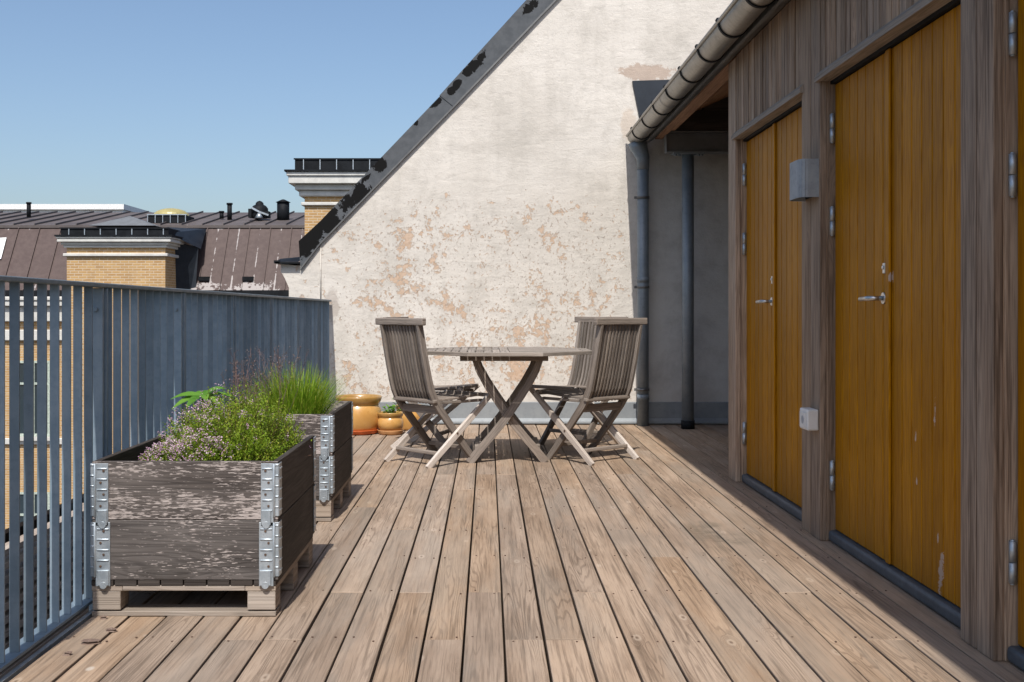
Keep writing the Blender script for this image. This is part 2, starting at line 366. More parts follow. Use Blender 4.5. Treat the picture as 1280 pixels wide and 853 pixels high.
def metal(name,c1,c2,rough=.5,met=.3,scale=8,bump=.1,spot=None,sthr=.62,aniso=None,bd=.004,sp=.5):
    s=N(name); p=s.geo()
    if aniso: p=s.vm('MULTIPLY',p,aniso)
    n=s.noise(p,scale,5,.65); n2=s.noise(s.geo(),scale*6,3,.6)
    c=s.mix(s.step(n,.35,.65),c1,c2); c=s.mix(s.math('MULTIPLY',s.step(n2,.5,.75),.35),c,tuple(x*.72 for x in c1))
    if spot:
        n3=s.noise(s.geo(),scale*.5,6,.7,.3); c=s.mix(s.step(n3,sthr,sthr+.02),c,spot)
    return s.done(c,s.math('ADD',rough-.08,s.math('MULTIPLY',n2,.2)),s.math('ADD',n,s.math('MULTIPLY',n2,.25)),bump,bd,metal=met,spec=sp)
M['fence']=metal('blue_grey_galvanised_steel',(.088,.125,.165),(.118,.155,.195),.55,.25,9,.1)
M['galv']=metal('galvanised_sheet',(.36,.41,.45),(.50,.55,.59),.42,.65,22,.15)
M['galv_lamp']=metal('dull_galvanised_plate',(.24,.27,.30),(.33,.365,.395),.62,.15,9,.04)
M['gutter']=metal('weathered_zinc',(.235,.22,.19),(.33,.305,.265),.4,.7,5,.12,aniso=(1,.35,1))
M['zincdark']=metal('dark_zinc',(.13,.13,.13),(.18,.18,.175),.45,.5,5,.1)
M['pipe']=metal('blue_grey_painted_pipe',(.19,.225,.255),(.24,.275,.305),.5,.3,6,.08)
M['plinth']=metal('grey_blue_plinth_sheet',(.23,.25,.265),(.275,.295,.305),.5,.2,4,.15)
M['navy']=metal('dark_navy_sheet',(.013,.018,.026),(.022,.028,.038),.5,.3,3,.1)
M['steel']=metal('dark_grey_beam_steel',(.17,.175,.18),(.2,.21,.22),.5,.3,5,.1)
M['black']=metal('black_sheet',(.008,.009,.011),(.015,.017,.020),.6,.0,3,.15,sp=.12)
M['sill']=metal('dark_blue_sill',(.06,.078,.095),(.085,.105,.125),.5,.2,8,.1)
M['brass']=metal('brushed_lever_steel',(.5,.5,.5),(.62,.62,.62),.28,.95,20,.03)
M['rust']=metal('rusty_rivet',(.09,.055,.04),(.13,.08,.055),.7,.3,60,.2)
def flashing():
    s=N('peeling_grey_verge_paint'); p=s.geo(); q=s.xyz(p)
    n=s.noise(p,9,6,.7,.4); n2=s.noise(p,14,4,.6); d=None
    # flaked spots where the coat has come off down to the black sheet
    for (cx,cz,a,b) in ((.36,3.62,.05,.11),(-.11,3.12,.05,.16),(-.29,2.93,.04,.10),(-.45,2.80,.03,.08),(-.94,2.27,.06,.08),(-1.06,2.14,.03,.06),(-1.12,2.0,.08,.11),(-1.22,1.93,.07,.12),(-1.38,1.79,.17,.12),(-1.55,1.62,.12,.24),(-.62,2.62,.02,.03),(1.0,4.2,.1,.2)):
        # long axis follows the slope
        u=s.math('DIVIDE',s.math('ADD',s.math('SUBTRACT',q[0],cx),s.math('SUBTRACT',q[2],cz)),b*1.3)
        v=s.math('DIVIDE',s.math('SUBTRACT',s.math('SUBTRACT',q[0],cx),s.math('SUBTRACT',q[2],cz)),a*1.3)
        e=s.math('SQRT',s.math('ADD',s.math('POWER',u,2.),s.math('POWER',v,2.)))
        d=e if d is None else s.math('MINIMUM',d,e)
    d=s.math('ADD',d,s.math('MULTIPLY',s.math('SUBTRACT',n,.5),3.6))
    t=s.step(d,1.0,.95)
    c=s.mix(s.step(n2,.3,.7),(.078,.085,.093),(.105,.112,.121)); c=s.mix(t,c,(.006,.006,.006))
    return s.done(c,s.step(t,0,1,.5,.7),s.math('SUBTRACT',s.math('MULTIPLY',n2,.3),t),.35,.004,metal=.0,spec=.12)
M['verge']=flashing()
def brick():
    s=N('yellow_brick'); p=s.obj(); q=s.xyz(p)
    v=s.comb(s.math('ADD',q[0],q[1]),q[2],0)
    b=s.n('TexBrick'); s.put(b.inputs['Vector'],v); s.put(b.inputs['Scale'],1.0); b.offset=.5
    s.put(b.inputs['Brick Width'],.25); s.put(b.inputs['Row Height'],.077); s.put(b.inputs['Mortar Size'],.011); s.put(b.inputs['Mortar Smooth'],.3)
    s.put(b.inputs['Color1'],(.50,.315,.135)); s.put(b.inputs['Color2'],(.40,.235,.10)); s.put(b.inputs['Mortar'],(.56,.46,.34)); s.put(b.inputs['Bias'],-.1)
    n=s.noise(p,2,5,.6); c=s.mix(s.math('MULTIPLY',s.step(n,.45,.75),.4),b.outputs[0],(.33,.22,.12))
    fn=s.noise(s.vm('MULTIPLY',p,(4,4,13)),1,2,.6); c=s.mix(s.math('MULTIPLY',s.step(fn,.55,.75),.5),c,(.62,.46,.27))
    return s.done(c,.9,s.math('MULTIPLY',b.outputs['Fac'],-1),.5,.01,spec=.15)
M['brick']=brick()
def mansard():
    s=N('peeling_brown_roof_sheet'); p=s.obj(); q=s.xyz(p)
    n=s.noise(p,1.5,7,.7,.5); n2=s.noise(p,6,5,.7)
    # wear follows the lower edge and the seams
    lowe=s.step(q[2],2.15,1.65); tope=s.step(q[2],3.52,3.66)
    sx=s.math('ABSOLUTE',s.math('SUBTRACT',s.math('FRACT',s.math('DIVIDE',s.math('ADD',q[0],40.),.68)),.5))
    seam=s.step(sx,.44,.495)
    right=s.step(q[0],-9.6,-8.9)
    wear=s.math('ADD',s.math('ADD',s.math('MULTIPLY',lowe,s.math('ADD',.10,s.math('MULTIPLY',right,.09))),s.math('MULTIPLY',tope,.13)),s.math('MULTIPLY',seam,s.math('ADD',.08,s.math('MULTIPLY',right,.10))))
    f=s.math('ADD',s.math('MULTIPLY',n,.6),s.math('MULTIPLY',n2,.4))
    t=s.step(s.math('SUBTRACT',f,s.math('SUBTRACT',.67,wear)),0,.015)
    c=s.mix(s.step(n2,.35,.65),(.068,.044,.040),(.088,.060,.054)); c=s.mix(s.math('MULTIPLY',t,.8),c,(.40,.37,.36))
    return s.done(c,.6,s.math('SUBTRACT',0,t),.3,.01,spec=.3)
M['mansard']=mansard()
M['lowroof']=metal('grey_brown_standing_seam_sheet',(.085,.070,.066),(.115,.096,.09),.65,.0,1.2,.1,spot=(.30,.28,.28),sthr=.70)
M['cornice']=metal('white_painted_cornice',(.52,.51,.48),(.62,.61,.57),.7,.0,3,.1)
def railmat():
    s=N('blue_grey_galvanised_steel'); p=s.geo(); n=s.noise(p,9,5,.65); n2=s.noise(p,60,3,.6); oi=s.n('ObjectInfo').outputs['Random']
    c=s.mix(s.step(n,.35,.65),(.165,.225,.275),(.215,.275,.325)); c=s.mix(s.math('MULTIPLY',s.step(n2,.5,.75),.35),c,(.12,.17,.21))
    st=s.noise(s.vm('MULTIPLY',p,(20,20,1.5)),1,4,.6); c=s.mix(s.math('MULTIPLY',s.step(st,.5,.75),.35),c,(.29,.34,.375))
    hs=s.n('HueSaturation'); s.put(hs.inputs['Color'],c); s.put(hs.inputs['Value'],s.math('ADD',.70,s.math('MULTIPLY',oi,.55)))
    return s.done(hs.outputs[0],s.math('ADD',.45,s.math('MULTIPLY',n2,.2)),s.math('ADD',n,s.math('MULTIPLY',n2,.4)),.15,.004,metal=.2,spec=.4)
M['fence']=railmat()
def simple(name,c,rough=.6,spec=.3,var=.25,sc_=20,metal_=None,trans=None):
    s=N(name); n=s.noise(s.geo(),sc_,4,.6); cc=s.mix(s.step(n,.3,.7),tuple(x*(1-var) for x in c),tuple(min(1,x*(1+var)) for x in c))
    if trans: s.put(s.b.inputs['Transmission Weight'],trans)
    return s.done(cc,rough,n,.1,.003,spec=spec,metal=metal_)
M['dome']=simple('yellowed_dome_glazing',(.36,.31,.13),.35,.5,.15,3)
M['white']=simple('white_sheet',(.75,.75,.74),.6)
M['plastic']=simple('white_plastic',(.68,.69,.68),.35,.5,.04)
M['greyplastic']=simple('grey_socket_label',(.35,.37,.4),.4,.5,.05)
M['soil']=simple('dark_soil',(.05,.028,.018),.95,.1,.5,60)
M['street']=simple('asphalt',(.05,.05,.05),.9,.2,.2,.5)
M['dark']=simple('dark_underlay',(.012,.008,.005),.9,.1,.2)
M['concrete']=simple('grey_render',(.33,.32,.3),.9,.1,.1,2)
M['glass']=simple('window_pane',(.03,.045,.055),.06,.8,.1,.5)
M['frame']=simple('pale_green_window_frame',(.42,.48,.42),.5)
M['saucer']=simple('orange_terracotta',(.58,.13,.035),.5,.35,.1)
M['terracotta']=simple('buff_terracotta',(.52,.27,.115),.6,.3,.12)
def glaze(name,c1,c2,c3):
    s=N(name); p=s.obj(); q=s.xyz(p); n=s.noise(p,7,5,.6); n2=s.noise(p,40,3,.6)
    c=s.mix(s.step(n,.35,.65),c1,c2); c=s.mix(s.math('MULTIPLY',s.step(n2,.55,.72),.4),c,c3)
    s.put(s.b.inputs['Coat Weight'],.6); s.put(s.b.inputs['Coat Roughness'],.12)
    return s.done(c,.35,n2,.05,.002,spec=.5)
M['glaze']=glaze('honey_glazed_stoneware',(.60,.335,.105),(.52,.27,.075),(.42,.20,.045))
M['glaze_rim']=glaze('olive_honey_glaze',(.42,.24,.07),(.34,.185,.045),(.26,.135,.03))
def leafmat(name,a,b,c_,rough=.55,tr=.35):
    s=N(name); rnd=s.attr('rnd')
    cc=s.mix(s.step(rnd,.1,.55),a,b); cc=s.mix(s.step(rnd,.72,.95),cc,c_)
    s.done(cc,rough,spec=.3)
    t=s.t; tl=s.n('BsdfTranslucent'); s.put(tl.inputs[0],cc)
    mx=s.n('MixShader'); mx.inputs[0].default_value=tr
    t.links.new(s.b.outputs[0],mx.inputs[1]); t.links.new(tl.outputs[0],mx.inputs[2])
    t.links.new(mx.outputs[0],t.nodes['Material Output'].inputs[0]); return s.mat
M['thyme']=leafmat('thyme_leaves',(.105,.19,.014),(.24,.35,.024),(.44,.42,.07))
M['petal']=leafmat('pink_white_petals',(.44,.24,.36),(.62,.42,.53),(.76,.66,.70),tr=.25)
M['stemm']=leafmat('woody_stems',(.09,.05,.03),(.14,.08,.05),(.2,.12,.08),tr=0.05)
M['chive']=leafmat('grass_blades',(.14,.27,.014),(.26,.42,.028),(.50,.52,.08))
M['bigleaf']=leafmat('fresh_green_leaf',(.07,.19,.020),(.12,.28,.032),(.19,.36,.05))
M['dry']=leafmat('dry_flower_stalks',(.13,.08,.07),(.2,.14,.11),(.30,.20,.19),tr=.15)

# ================================================================== SETTING
g=MB(); g.face([(-300,-100,-12),(300,-100,-12),(300,500,-12),(-300,500,-12)]); tag(g.build('street',M['street'],solid=False),kind='structure')
# terrace block under the deck
g=MB(); g.box(-1.30,6.2,-2.2,10.0,-12,-.075); g.box(-1.30,6.2,-2.2,10.0,-.074,-.036,m=1)
tag(g.build('terrace_base',[M['concrete'],M['dark']]),kind='structure')
# deck boards with real gaps, butt joints on the joists, screw heads
g=MB(); P=.1219; X0=.0504
k0=-11; joists=[3.49+.583*i for i in range(-8,12)]
rr=random.Random(3)
for k in range(k0,38):
    xa=X0+P*k+.0036; xb=X0+P*(k+1)-.0036
    if xb<-1.30: continue
    xa=max(xa,-1.296)
    y=-1.6; i=0
    cuts=[]
    j=rr.randint(1,4)
    while j<len(joists): cuts.append(joists[j]); j+=rr.choice((4,5,5,6,7))
    if k==-1: cuts=[joists[1],joists[5],joists[9]+.0, joists[14]]
    if k==3: cuts=[joists[3],joists[8]-.583+.0, joists[13]]
    cuts=[c for c in sorted(set(cuts)) if -1.2<c<9.8]+[10.02]
    for c in cuts:
        y1=c-(.0018 if c<10 else 0)
        z=rr.uniform(-.0018,.0012); e=rr.uniform(-.0008,.0008)
        g.box(xa+e,xb+e,y,y1,-.030+z,z,'y',rnd=rr.random(),off=(rr.uniform(0,40),rr.uniform(0,40)))
        y=c+(.0018 if c<10 else 0)
deck=g.build('deck',M['deck'],bevel=.0028,seg=2); tag(deck,kind='structure')
g=MB()
for k in range(-11,14):
    for yj in joists:
        if yj<2.9 or yj>8: continue
        for dx in (.025,P-.025):
            if rr.random()<.3: continue
            x=X0+P*k+dx+rr.uniform(-.004,.004); y=yj+rr.choice((-.022,.022))+rr.uniform(-.004,.004)
            if x<-1.28 or x>1.45: continue
            g.tube([(x,y,-.001),(x,y,.0022)],.0036,6,smooth=False)
tag(g.build('deck_screws',M['rust']),kind='structure')
g=MB(); g.box(-1.314,-1.2985,-1.6,10.0,-.05,.004,'y'); tag(g.build('deck_edge_strip',M['galv']),kind='structure')

# ================================================================== GABLE WALL
wall=thing('gable_wall','tall peeling white plaster gable wall closing the end of the deck','wall',(0,10.03,0))
poly=[(-1.73,-12),(6.2,-12),(6.2,2.15),(2.6,5.77),(.593,3.697),(-1.453,1.578),(-1.627,1.38),(-1.80,1.395),(-1.80,1.33),(-1.765,1.27),(-1.73,1.19)]
g=MB(); g.prism(poly,0,.4); g.build('plaster_face',M['plaster'],wall)
# verge flashing: three overlapping sheets
def verge(g,a,b,y0,y1,wid_lo,wid_hi):
    pass
g=MB()
g.prism([(-1.627,1.352),(-1.453,1.578),(-1.453,1.77),(-1.643,1.594)],-.014,.42)
g.prism([(-1.453,1.578),(-.289,2.77),(-.408,2.861),(-1.453,1.77)],-.016,.42)
g.prism([(-.292,2.76),(.593,3.690),(2.62,5.80),(2.52,5.96),(.343,3.697),(-.418,2.86)],-.022,.424)
g.prism([(2.62,5.80),(6.3,2.13),(6.4,2.28),(2.52,5.96)],-.022,.424)
g.build('verge_flashing',M['verge'],wall,bevel=.002)
g=MB(); g.prism([(-1.627,1.340),(-1.453,1.566),(-.289,2.756),(.593,3.678),(2.61,5.76),(2.60,5.79),(.593,3.700),(-.29,2.775),(-1.453,1.582),(-1.627,1.36)],-.030,.01)
g.build('drip_edge',M['zincdark'],wall)
g=MB(); g.box(-1.84,-1.635,-.06,.4,1.397,1.412); g.box(-1.85,-1.80,-.06,.4,1.40,1.425); g.face([(-1.84,-.06,1.4125),(-1.635,-.06,1.4125),(-1.635,.2,1.47),(-1.84,.2,1.45)])
g.build('eaves_coping',M['black'],wall)
g=MB(); g.prism([(-1.64,1.50),(2.56,5.80),(2.56,5.90),(-1.64,1.60)],.43,6.0); g.prism([(2.565,5.80),(6.3,2.1),(6.3,2.2),(2.565,5.90)],.43,6.0); g.build('roof',M['lowroof'],wall)
# plinth sheet with drip
g=MB(); prof=[(0,.195),(-.018,.19),(-.022,.055),(-.05,.028),(-.052,.012),(0,.012)]
for a,b in zip(prof,prof[1:]):
    g.face([(-1.34,a[0],a[1]),(-1.34,b[0],b[1]),(6.1,b[0],b[1]),(6.1,a[0],a[1])])
for xs in (-.45,.5,1.30,1.55): g.box(xs,xs+.004,-.026,-.018,.05,.19)
g.build('plinth_flashing',M['plinth'],wall,solid=False)
# raking upstand flashing above the shed roof
g=MB(); g.prism([(1.335,2.60),(4.5,4.08),(4.5,4.40),(1.60,2.995),(1.258,2.985)],-.03,0.0); g.build('roof_upstand',M['navy'],wall,bevel=.002)
g=MB(); g.tube([(-1.452,-.004,1.56),(-1.452,-.004,1.05)],.006,5); g.build('render_joint',M['plaster'],wall)

# ================================================================== SHED
shed=thing('storage_shed','long brown timber storage shed with ochre double doors on the right','shed')
WX=1.435
def post(y0,y1):
    g=MB(); ym=(y0+y1)/2; t=.0025
    z1=2.46
    g.box(WX,WX+.03,y0,ym-t,0.0,z1,'z'); g.box(WX,WX+.03,ym+t,y1,0.0,z1,'z')
    g.box(WX+.006,WX+.052,y0+.004,y1-.004,0.0,z1,'z')
    g.box(WX+.033,WX+.075,y0+.0015,y0+.03,0.0,z1,'z'); g.box(WX+.033,WX+.075,y1-.03,y1-.0015,0.0,z1,'z')
    g.box(WX+.053,WX+.10,y0+.0045,y1-.0045,0,z1,'z')
    g.build('post',M['shed'],shed,bevel=.004,seg=2)
posts=[(6.676,6.867),(4.976,5.265),(3.27,3.498),(1.50,1.73),(-.2,.03)]
for p_ in posts: post(*p_)
DX=1.497
# cladding above the doors
g=MB(); rr=random.Random(5); HZ=2.03
spans=[(5.265,6.676),(3.498,4.976),(1.73,3.27),(.03,1.50),(-1.6,-.2)]
for a,b in spans:
    y=a+.001
    while y<b-.02:
        wd=rr.choice((.062,.070,.066)); y2=min(y+wd,b-.001)
        dx=rr.uniform(0,.004)
        g.box(WX+.002+dx,WX+.022,y,y2-.010,HZ-.02,2.47,'z',rnd=rr.random())
        y=y2
    g.box(WX+.023,WX+.05,a,b,HZ-.02,2.47,'z',rnd=.1,m=1)
g.build('cladding',[M['shed'],M['crate_side']],shed,bevel=.0025)
for a,b in spans[:4]:
    g=MB(); c=[(WX-.016,1.985),(WX+.045,1.985),(WX+.045,2.028),(WX+.001,2.028),(WX-.016,2.008)]
    for i in range(len(c)):
        (x0,z0),(x1,z1)=c[i],c[(i+1)%len(c)]
        g.face([(x0,a-.03,z0),(x1,a-.03,z1),(x1,b+.03 if b<6.6 else b+.035,z1),(x0,b+.03 if b<6.6 else b+.035,z0)],[(0,i*.07),(0,i*.07+.05),(b-a,i*.07+.05),(b-a,i*.07)],.3)
    g.face([(x,a-.03,z) for x,z in c]); g.face([(x,b+.03,z) for x,z in reversed(c)])
    g.build('door_header',M['header'],shed,bevel=.002)
    g=MB(); g.box(WX+.046,WX+.10,a,b,1.972,2.03,'y',rnd=.2); g.build('head_jamb',M['black'],shed)
    # rounded sill rail
    g=MB(); g.box(1.470,1.56,a,b,.002,.049,'y'); g.build('sill_rail',M['sill'],shed,bevel=.014,seg=4)
def leaf(y0,y1,hinge_y,handle_y=None,lever=1,astragal=None):
    g=MB(); n=max(1,round((y1-y0)/.098)); wd=(y1-y0)/n; rnd0=random.random()
    for i in range(n):
        a=y0+i*wd; g.box(DX,DX+.03,a+.0018,a+wd-.0018,.052,1.970,'z')
    g.box(DX+.008,DX+.034,y0+.002,y1-.002,.0535,1.9685,'z',m=1)
    if astragal: g.box(DX-.012,DX-.0005,astragal-.022,astragal+.022,.054,1.968,'z')
    d=g.build('door_leaf',[M['door'],M['crate_side']],shed,bevel=.0045)
    for z in (.285,1.38,1.78):
        h=MB(); hx=DX-.012
        h.tube([(hx,hinge_y,z-.060),(hx,hinge_y,z-.0015)],.0105,10); h.tube([(hx,hinge_y,z+.0015),(hx,hinge_y,z+.060)],.0105,10)
        h.tube([(hx,hinge_y,z-.064),(hx,hinge_y,z-.060)],.007,8); h.tube([(hx,hinge_y,z+.060),(hx,hinge_y,z+.064)],.007,8)
        s_=1 if hinge_y>(y0+y1)/2 else -1
        h.box(DX-.014,DX-.001,hinge_y-.002,hinge_y+.002,z-.055,z+.055)
        h.build('hinge',M['galv'],d)
    if handle_y:
        h=MB(); hy=handle_y
        h.tube([(DX-.001,hy,1.042),(DX-.008,hy,1.042)],.022,16); h.tube([(DX-.008,hy,1.042),(DX-.045,hy,1.042),(DX-.055,hy+.012,1.042),(DX-.055,hy+.115,1.040)],[.009,.009,.0095,.009],10)
        h.build('handle',M['brass'],d)
        h=MB(); h.lathe([(0,0),(.0,0)],n=3) if False else None
        h.box(DX-.005,DX-.0005,hy-.012,hy+.012,1.135,1.175); h.tube([(DX-.005,hy,1.158),(DX-.010,hy,1.158)],.008,14)
        h.build('lock',M['brass'],d,bevel=.003,seg=2)
for (a,b) in spans[:4]:
    mid={5.265:5.965,3.498:4.258}.get(a,(a+b)/2)
    leaf(mid+.003,b-.012,b-.012,handle_y=mid+.085,astragal=mid+.026)
    leaf(a+.004,mid-.003,a+.004)
# gutter: half-round along Y
g=MB(); GX,GZ,GR=1.285,2.50,.075; n=18; YA,YB=-1.6,9.98
ys=[YA]+[y_ for y_ in (1.0,3.0,5.0,7.0,9.0)]+[YB]
prof=[(GX-GR*math.cos(math.pi*i/n),GZ-GR*math.sin(math.pi*i/n)) for i in range(n+1)]
inner=[(GX-(GR-.003)*math.cos(math.pi*i/n),GZ-(GR-.003)*math.sin(math.pi*i/n)) for i in range(n+1)]
for P_,fl in ((prof,False),(inner,True)):
    for i in range(n):
        (x0,z0),(x1,z1)=P_[i],P_[i+1]; q=[(x0,YA,z0),(x1,YA,z1),(x1,YB,z1),(x0,YB,z0)]
        g.face(q if not fl else q[::-1],smooth=True)
g.tube([(GX-GR-.003,YA,GZ+.004),(GX-GR-.003,YB,GZ+.004)],.011,10)
g.face([(x,YB,z) for x,z in prof])
gut=g.build('gutter',M['gutter'],shed,solid=False)
for ye in (8.1,5.1,2.1):   # lap joints
    g=MB(); pr=[(GX-(GR+.0025)*math.cos(math.pi*i/n),GZ-(GR+.0025)*math.sin(math.pi*i/n)) for i in range(n+1)]
    for i in range(n):
        (x0,z0),(x1,z1)=pr[i],pr[i+1]; g.face([(x0,ye,z0),(x1,ye,z1),(x1,ye+.012,z1),(x0,ye+.012,z0)],smooth=True)
    g.build('gutter_joint',M['zincdark'],gut,solid=False)
yb=9.62
while yb>-1.2:
    h=MB(); pts=[(GX-(GR+.006)*math.cos(math.pi*i/14),yb,GZ+.004-(GR+.008)*math.sin(math.pi*i/14)) for i in range(15)]
    h.beam([(GX-GR-.006,yb,GZ+.018)]+pts+[(1.365,yb,GZ+.03)],(0,1,0),.025,.005)
    h.tube([(GX-GR-.008,yb-.012,GZ+.012),(GX-GR-.008,yb+.012,GZ+.012)],.011,8)
    h.build('bracket',M['black'],gut); yb-=.6
# fascia, soffit, roof
g=MB(); g.box(1.366,1.378,-1.6,9.98,2.436,2.60,'y'); g.box(1.35,1.366,-1.6,9.98,2.428,2.436,'y'); g.face([(1.3785,-1.6,2.4365),(1.437,-1.6,2.470),(1.437,9.98,2.470),(1.3785,9.98,2.4365)]); g.build('fascia',M['zincdark'],shed)
g=MB()
sl=math.tan(R(24))
def zr(x,off=0): return 2.475+(x-1.40)*sl+off
for y0,y1 in ((-1.6,9.98),):
    pass
g.box(1.438,1.50,6.90,9.9,2.462,2.60,'y',rnd=.3); g.box(1.501,1.56,6.90,9.9,2.49,2.60,'y',rnd=.8)
x=1.56
while x<4.6:
    g.hexa([(x,6.88,zr(x,.03)),(x+.19,6.88,zr(x+.19,.03)),(x+.19,6.88,zr(x+.19,.05)),(x,6.88,zr(x,.05)),(x,9.97,zr(x,.03)),(x+.19,9.97,zr(x+.19,.03)),(x+.19,9.97,zr(x+.19,.05)),(x,9.97,zr(x,.05))])
    x+=.195
g.build('soffit',M['soffit'],shed)
g=MB(); g.prism([(1.345,zr(1.345,.10)),(4.8,zr(4.8,.10)),(4.8,zr(4.8,.17)),(1.345,zr(1.345,.13))],-1.7,9.985); 
g.build('roof',M['lowroof'],shed)
# body: end wall and back wall, inner dark
g=MB(); g.box(1.55,4.6,6.80,6.862,0,2.48,'z'); g.prism([(1.55,2.481),(4.6,2.481),(4.6,zr(4.6,.05)),(1.56,zr(1.56,.02))],6.80,6.862); g.box(4.6,4.66,-1.6,9.97,0,zr(4.6,.05),'z'); g.box(1.60,4.6,-1.6,-1.55,0,2.5,'z')
g.build('side_wall',M['shed'],shed)
# steel beam and column in the passage
g=MB(); g.box(1.49,4.5,9.60,9.72,2.478,2.49); g.box(1.49,4.5,9.60,9.72,2.31,2.322); g.box(1.49,4.5,9.655,9.665,2.3225,2.4775); g.box(1.49,1.496,9.61,9.71,2.3225,2.4775)
bm_=g.build('steel_beam',M['steel'],shed,bevel=.002)
g=MB(); g.box(1.565,4.5,9.60,9.70,2.495,2.66,'x',rnd=.2); g.prism([(1.80,2.662),(4.5,2.662),(4.5,zr(4.5,.028)),(1.80,zr(1.80,.028))],9.60,9.70); g.build('timber_joist',M['crate_side'],shed)
g=MB(); g.tube([(1.679,9.66,.0),(1.679,9.66,2.296)],.05,24); g.box(1.55,1.81,9.60,9.72,2.296,2.309)
for bx_ in (1.57,1.60,1.76,1.79): g.tube([(bx_,9.62,2.28),(bx_,9.62,2.296)],.012,6)
cl=g.build('column',M['pipe'],shed)
g=MB(); g.tube([(1.679,9.66,.001),(1.679,9.66,.07)],.057,24); g.build('column_boot',M['black'],cl)
# downpipe with funnel
g=MB(); px_,py_=1.335,9.90
g.tube([(1.287,py_,2.44),(1.30,py_,2.39),(px_,py_,2.30),(px_,py_,2.2)],[.085,.075,.056,.052],24)
g.tube([(px_,py_,2.26),(px_,py_,0.0)],.050,24)
for z in (2.24,1.23,.22): g.tube([(px_,py_,z),(px_,py_,z+.05)],.0535,24)
dp=g.build('downpipe',M['pipe'],shed)
for z in (1.95,1.18,.30):
    g=MB(); g.tube([(px_,py_,z),(px_,py_,z+.022)],.0555,24); g.box(px_-.01,px_+.01,py_+.05,10.03,z+.002,z+.02)
    g.box(px_-.075,px_-.05,py_-.008,py_+.008,z,z+.022)
    g.build('pipe_clip',M['zincdark'],dp)

# wall lamp shield
lamp=thing('wall_lamp','galvanised metal wall lamp shield on the middle brown post','wall lamp',(WX,5.10,1.57))
g=MB(); pr=[(0,-.108),(-.045,-.108),(-.058,-.106),(-.069,-.099),(-.076,-.088),(-.080,-.072),(-.081,-.04),(-.081,.03),(-.079,.06),(-.073,.08),(-.06,.09),(0,.095)]
for i in range(len(pr)-1):
    (a,b),(c_,d_)=pr[i],pr[i+1]
    g.face([(a,b,-.083),(c_,d_,-.083),(c_,d_,.083),(a,b,.083)]); 
o=g.build('shield',M['galv_lamp'],lamp,solid=False); m_=o.modifiers.new('s','SOLIDIFY'); m_.thickness=.003
g=MB(); g.box(-.004,-.0005,-.1,.09,-.075,.075); g.build('back_plate',M['black'],lamp)
g=MB(); g.tube([(-.035,0,-.03),(-.035,0,.06)],.022,14); g.build('bulb_holder',M['plastic'],lamp)
# socket
sk=thing('power_socket','small white plastic power socket low on the middle brown post','power socket',(WX,5.03,.52))
g=MB(); g.box(-.052,-.001,-.045,.08,-.046,.046); g.build('housing',M['plastic'],sk,bevel=.008,seg=3)
g=MB(); g.box(-.056,-.0525,-.03,.062,-.036,.03); g.tube([(-.0565,.015,-.002),(-.0575,.015,-.002)],.018,18,m=1); g.box(-.059,-.057,.012,.018,-.008,.004,m=1)
g.build('socket_cover',[M['plastic'],M['greyplastic']],sk,bevel=.0015)

# ================================================================== RAILING
fen=thing('balcony_railing','blue grey steel balcony railing of upright flat bars along the left deck edge','railing',(-1.325,0,0))
def fx(y): return -(y-3.2)*.0052
posts_y=[2.92,3.985,5.03,6.08,7.13,8.18,9.23]
bars=[]; y=2.76
fy0,fy1=2.7,10.0
g=MB(); g.hexa([(fx(fy0)-.052,fy0,1.078),(fx(fy0)+.006,fy0,1.078),(fx(fy0)+.006,fy0,1.093),(fx(fy0)-.052,fy0,1.093),(fx(fy1)-.052,fy1,1.068),(fx(fy1)+.006,fy1,1.068),(fx(fy1)+.006,fy1,1.083),(fx(fy1)-.052,fy1,1.083)])
g.build('top_rail',M['fence'],fen,bevel=.003,seg=2)
g=MB(); g.hexa([(fx(fy0)-.05,fy0,.020),(fx(fy0)+.010,fy0,.020),(fx(fy0)+.010,fy0,.030),(fx(fy0)-.05,fy0,.030),(fx(fy1)-.05,fy1,.020),(fx(fy1)+.010,fy1,.020),(fx(fy1)+.010,fy1,.030),(fx(fy1)-.05,fy1,.030)])
g.build('bottom_rail',M['fence'],fen,bevel=.001)
y=3.262-.102*5
bm0=None
while y<9.97:
    near=min(abs(y-p_) for p_ in posts_y)
    if near>.035 and y>2.75:
        g=MB(); g.box(-.028,0,-.003,.003,.0305,1.0775,'z')
        if bm0 is None:
            bm0=g.build('bar',M['fence'],fen,loc=(fx(y),y,0)); bo=bm0
        else:
            bo=bm0.copy(); col.objects.link(bo); bo.parent=fen; bo.location=(fx(y),y,-.0 if y<6.5 else -.0)
        bo.scale=(1,1,1-(y-2.7)*.0009)
    y+=.102
for p_ in posts_y:
    g=MB(); x=fx(p_); g.box(x-.048,x,p_-.006,p_+.006,-.4,1.074,'z'); g.box(x-.048,x+.004,p_+.030,p_+.040,-.4,1.073,'z')
    for z in (.42,1.0,.12): g.tube([(x-.024,p_-.016,z),(x-.024,p_+.046,z)],.009,6)
    g.build('post',M['fence'],fen,bevel=.0015)
# lower slatted screen seen through the bars
g=MB(); z=-.10
for i in range(24):
    g.box(-2.27,-2.205,1.5,9.0,z-.032,z,'y'); z-=.062
for y_ in (2,3.5,5,6.5,8): g.box(-2.31,-2.272,y_,y_+.05,-1.65,-.1,'z')
scn=g.build('slatted_screen',[M['board_far']]); tag(scn,'low screen of pale horizontal slats standing below the railing on the left','screen')
g=MB(); g.box(-3.2,-1.32,1.0,9.5,-1.75,-1.7); tag(g.build('lower_ledge',M['dark']),kind='structure')
g=MB(); g.box(-2.5,-2.45,1.4,9.1,-1.69,-.14); o=g.build('backing_board',M['dark'],scn)

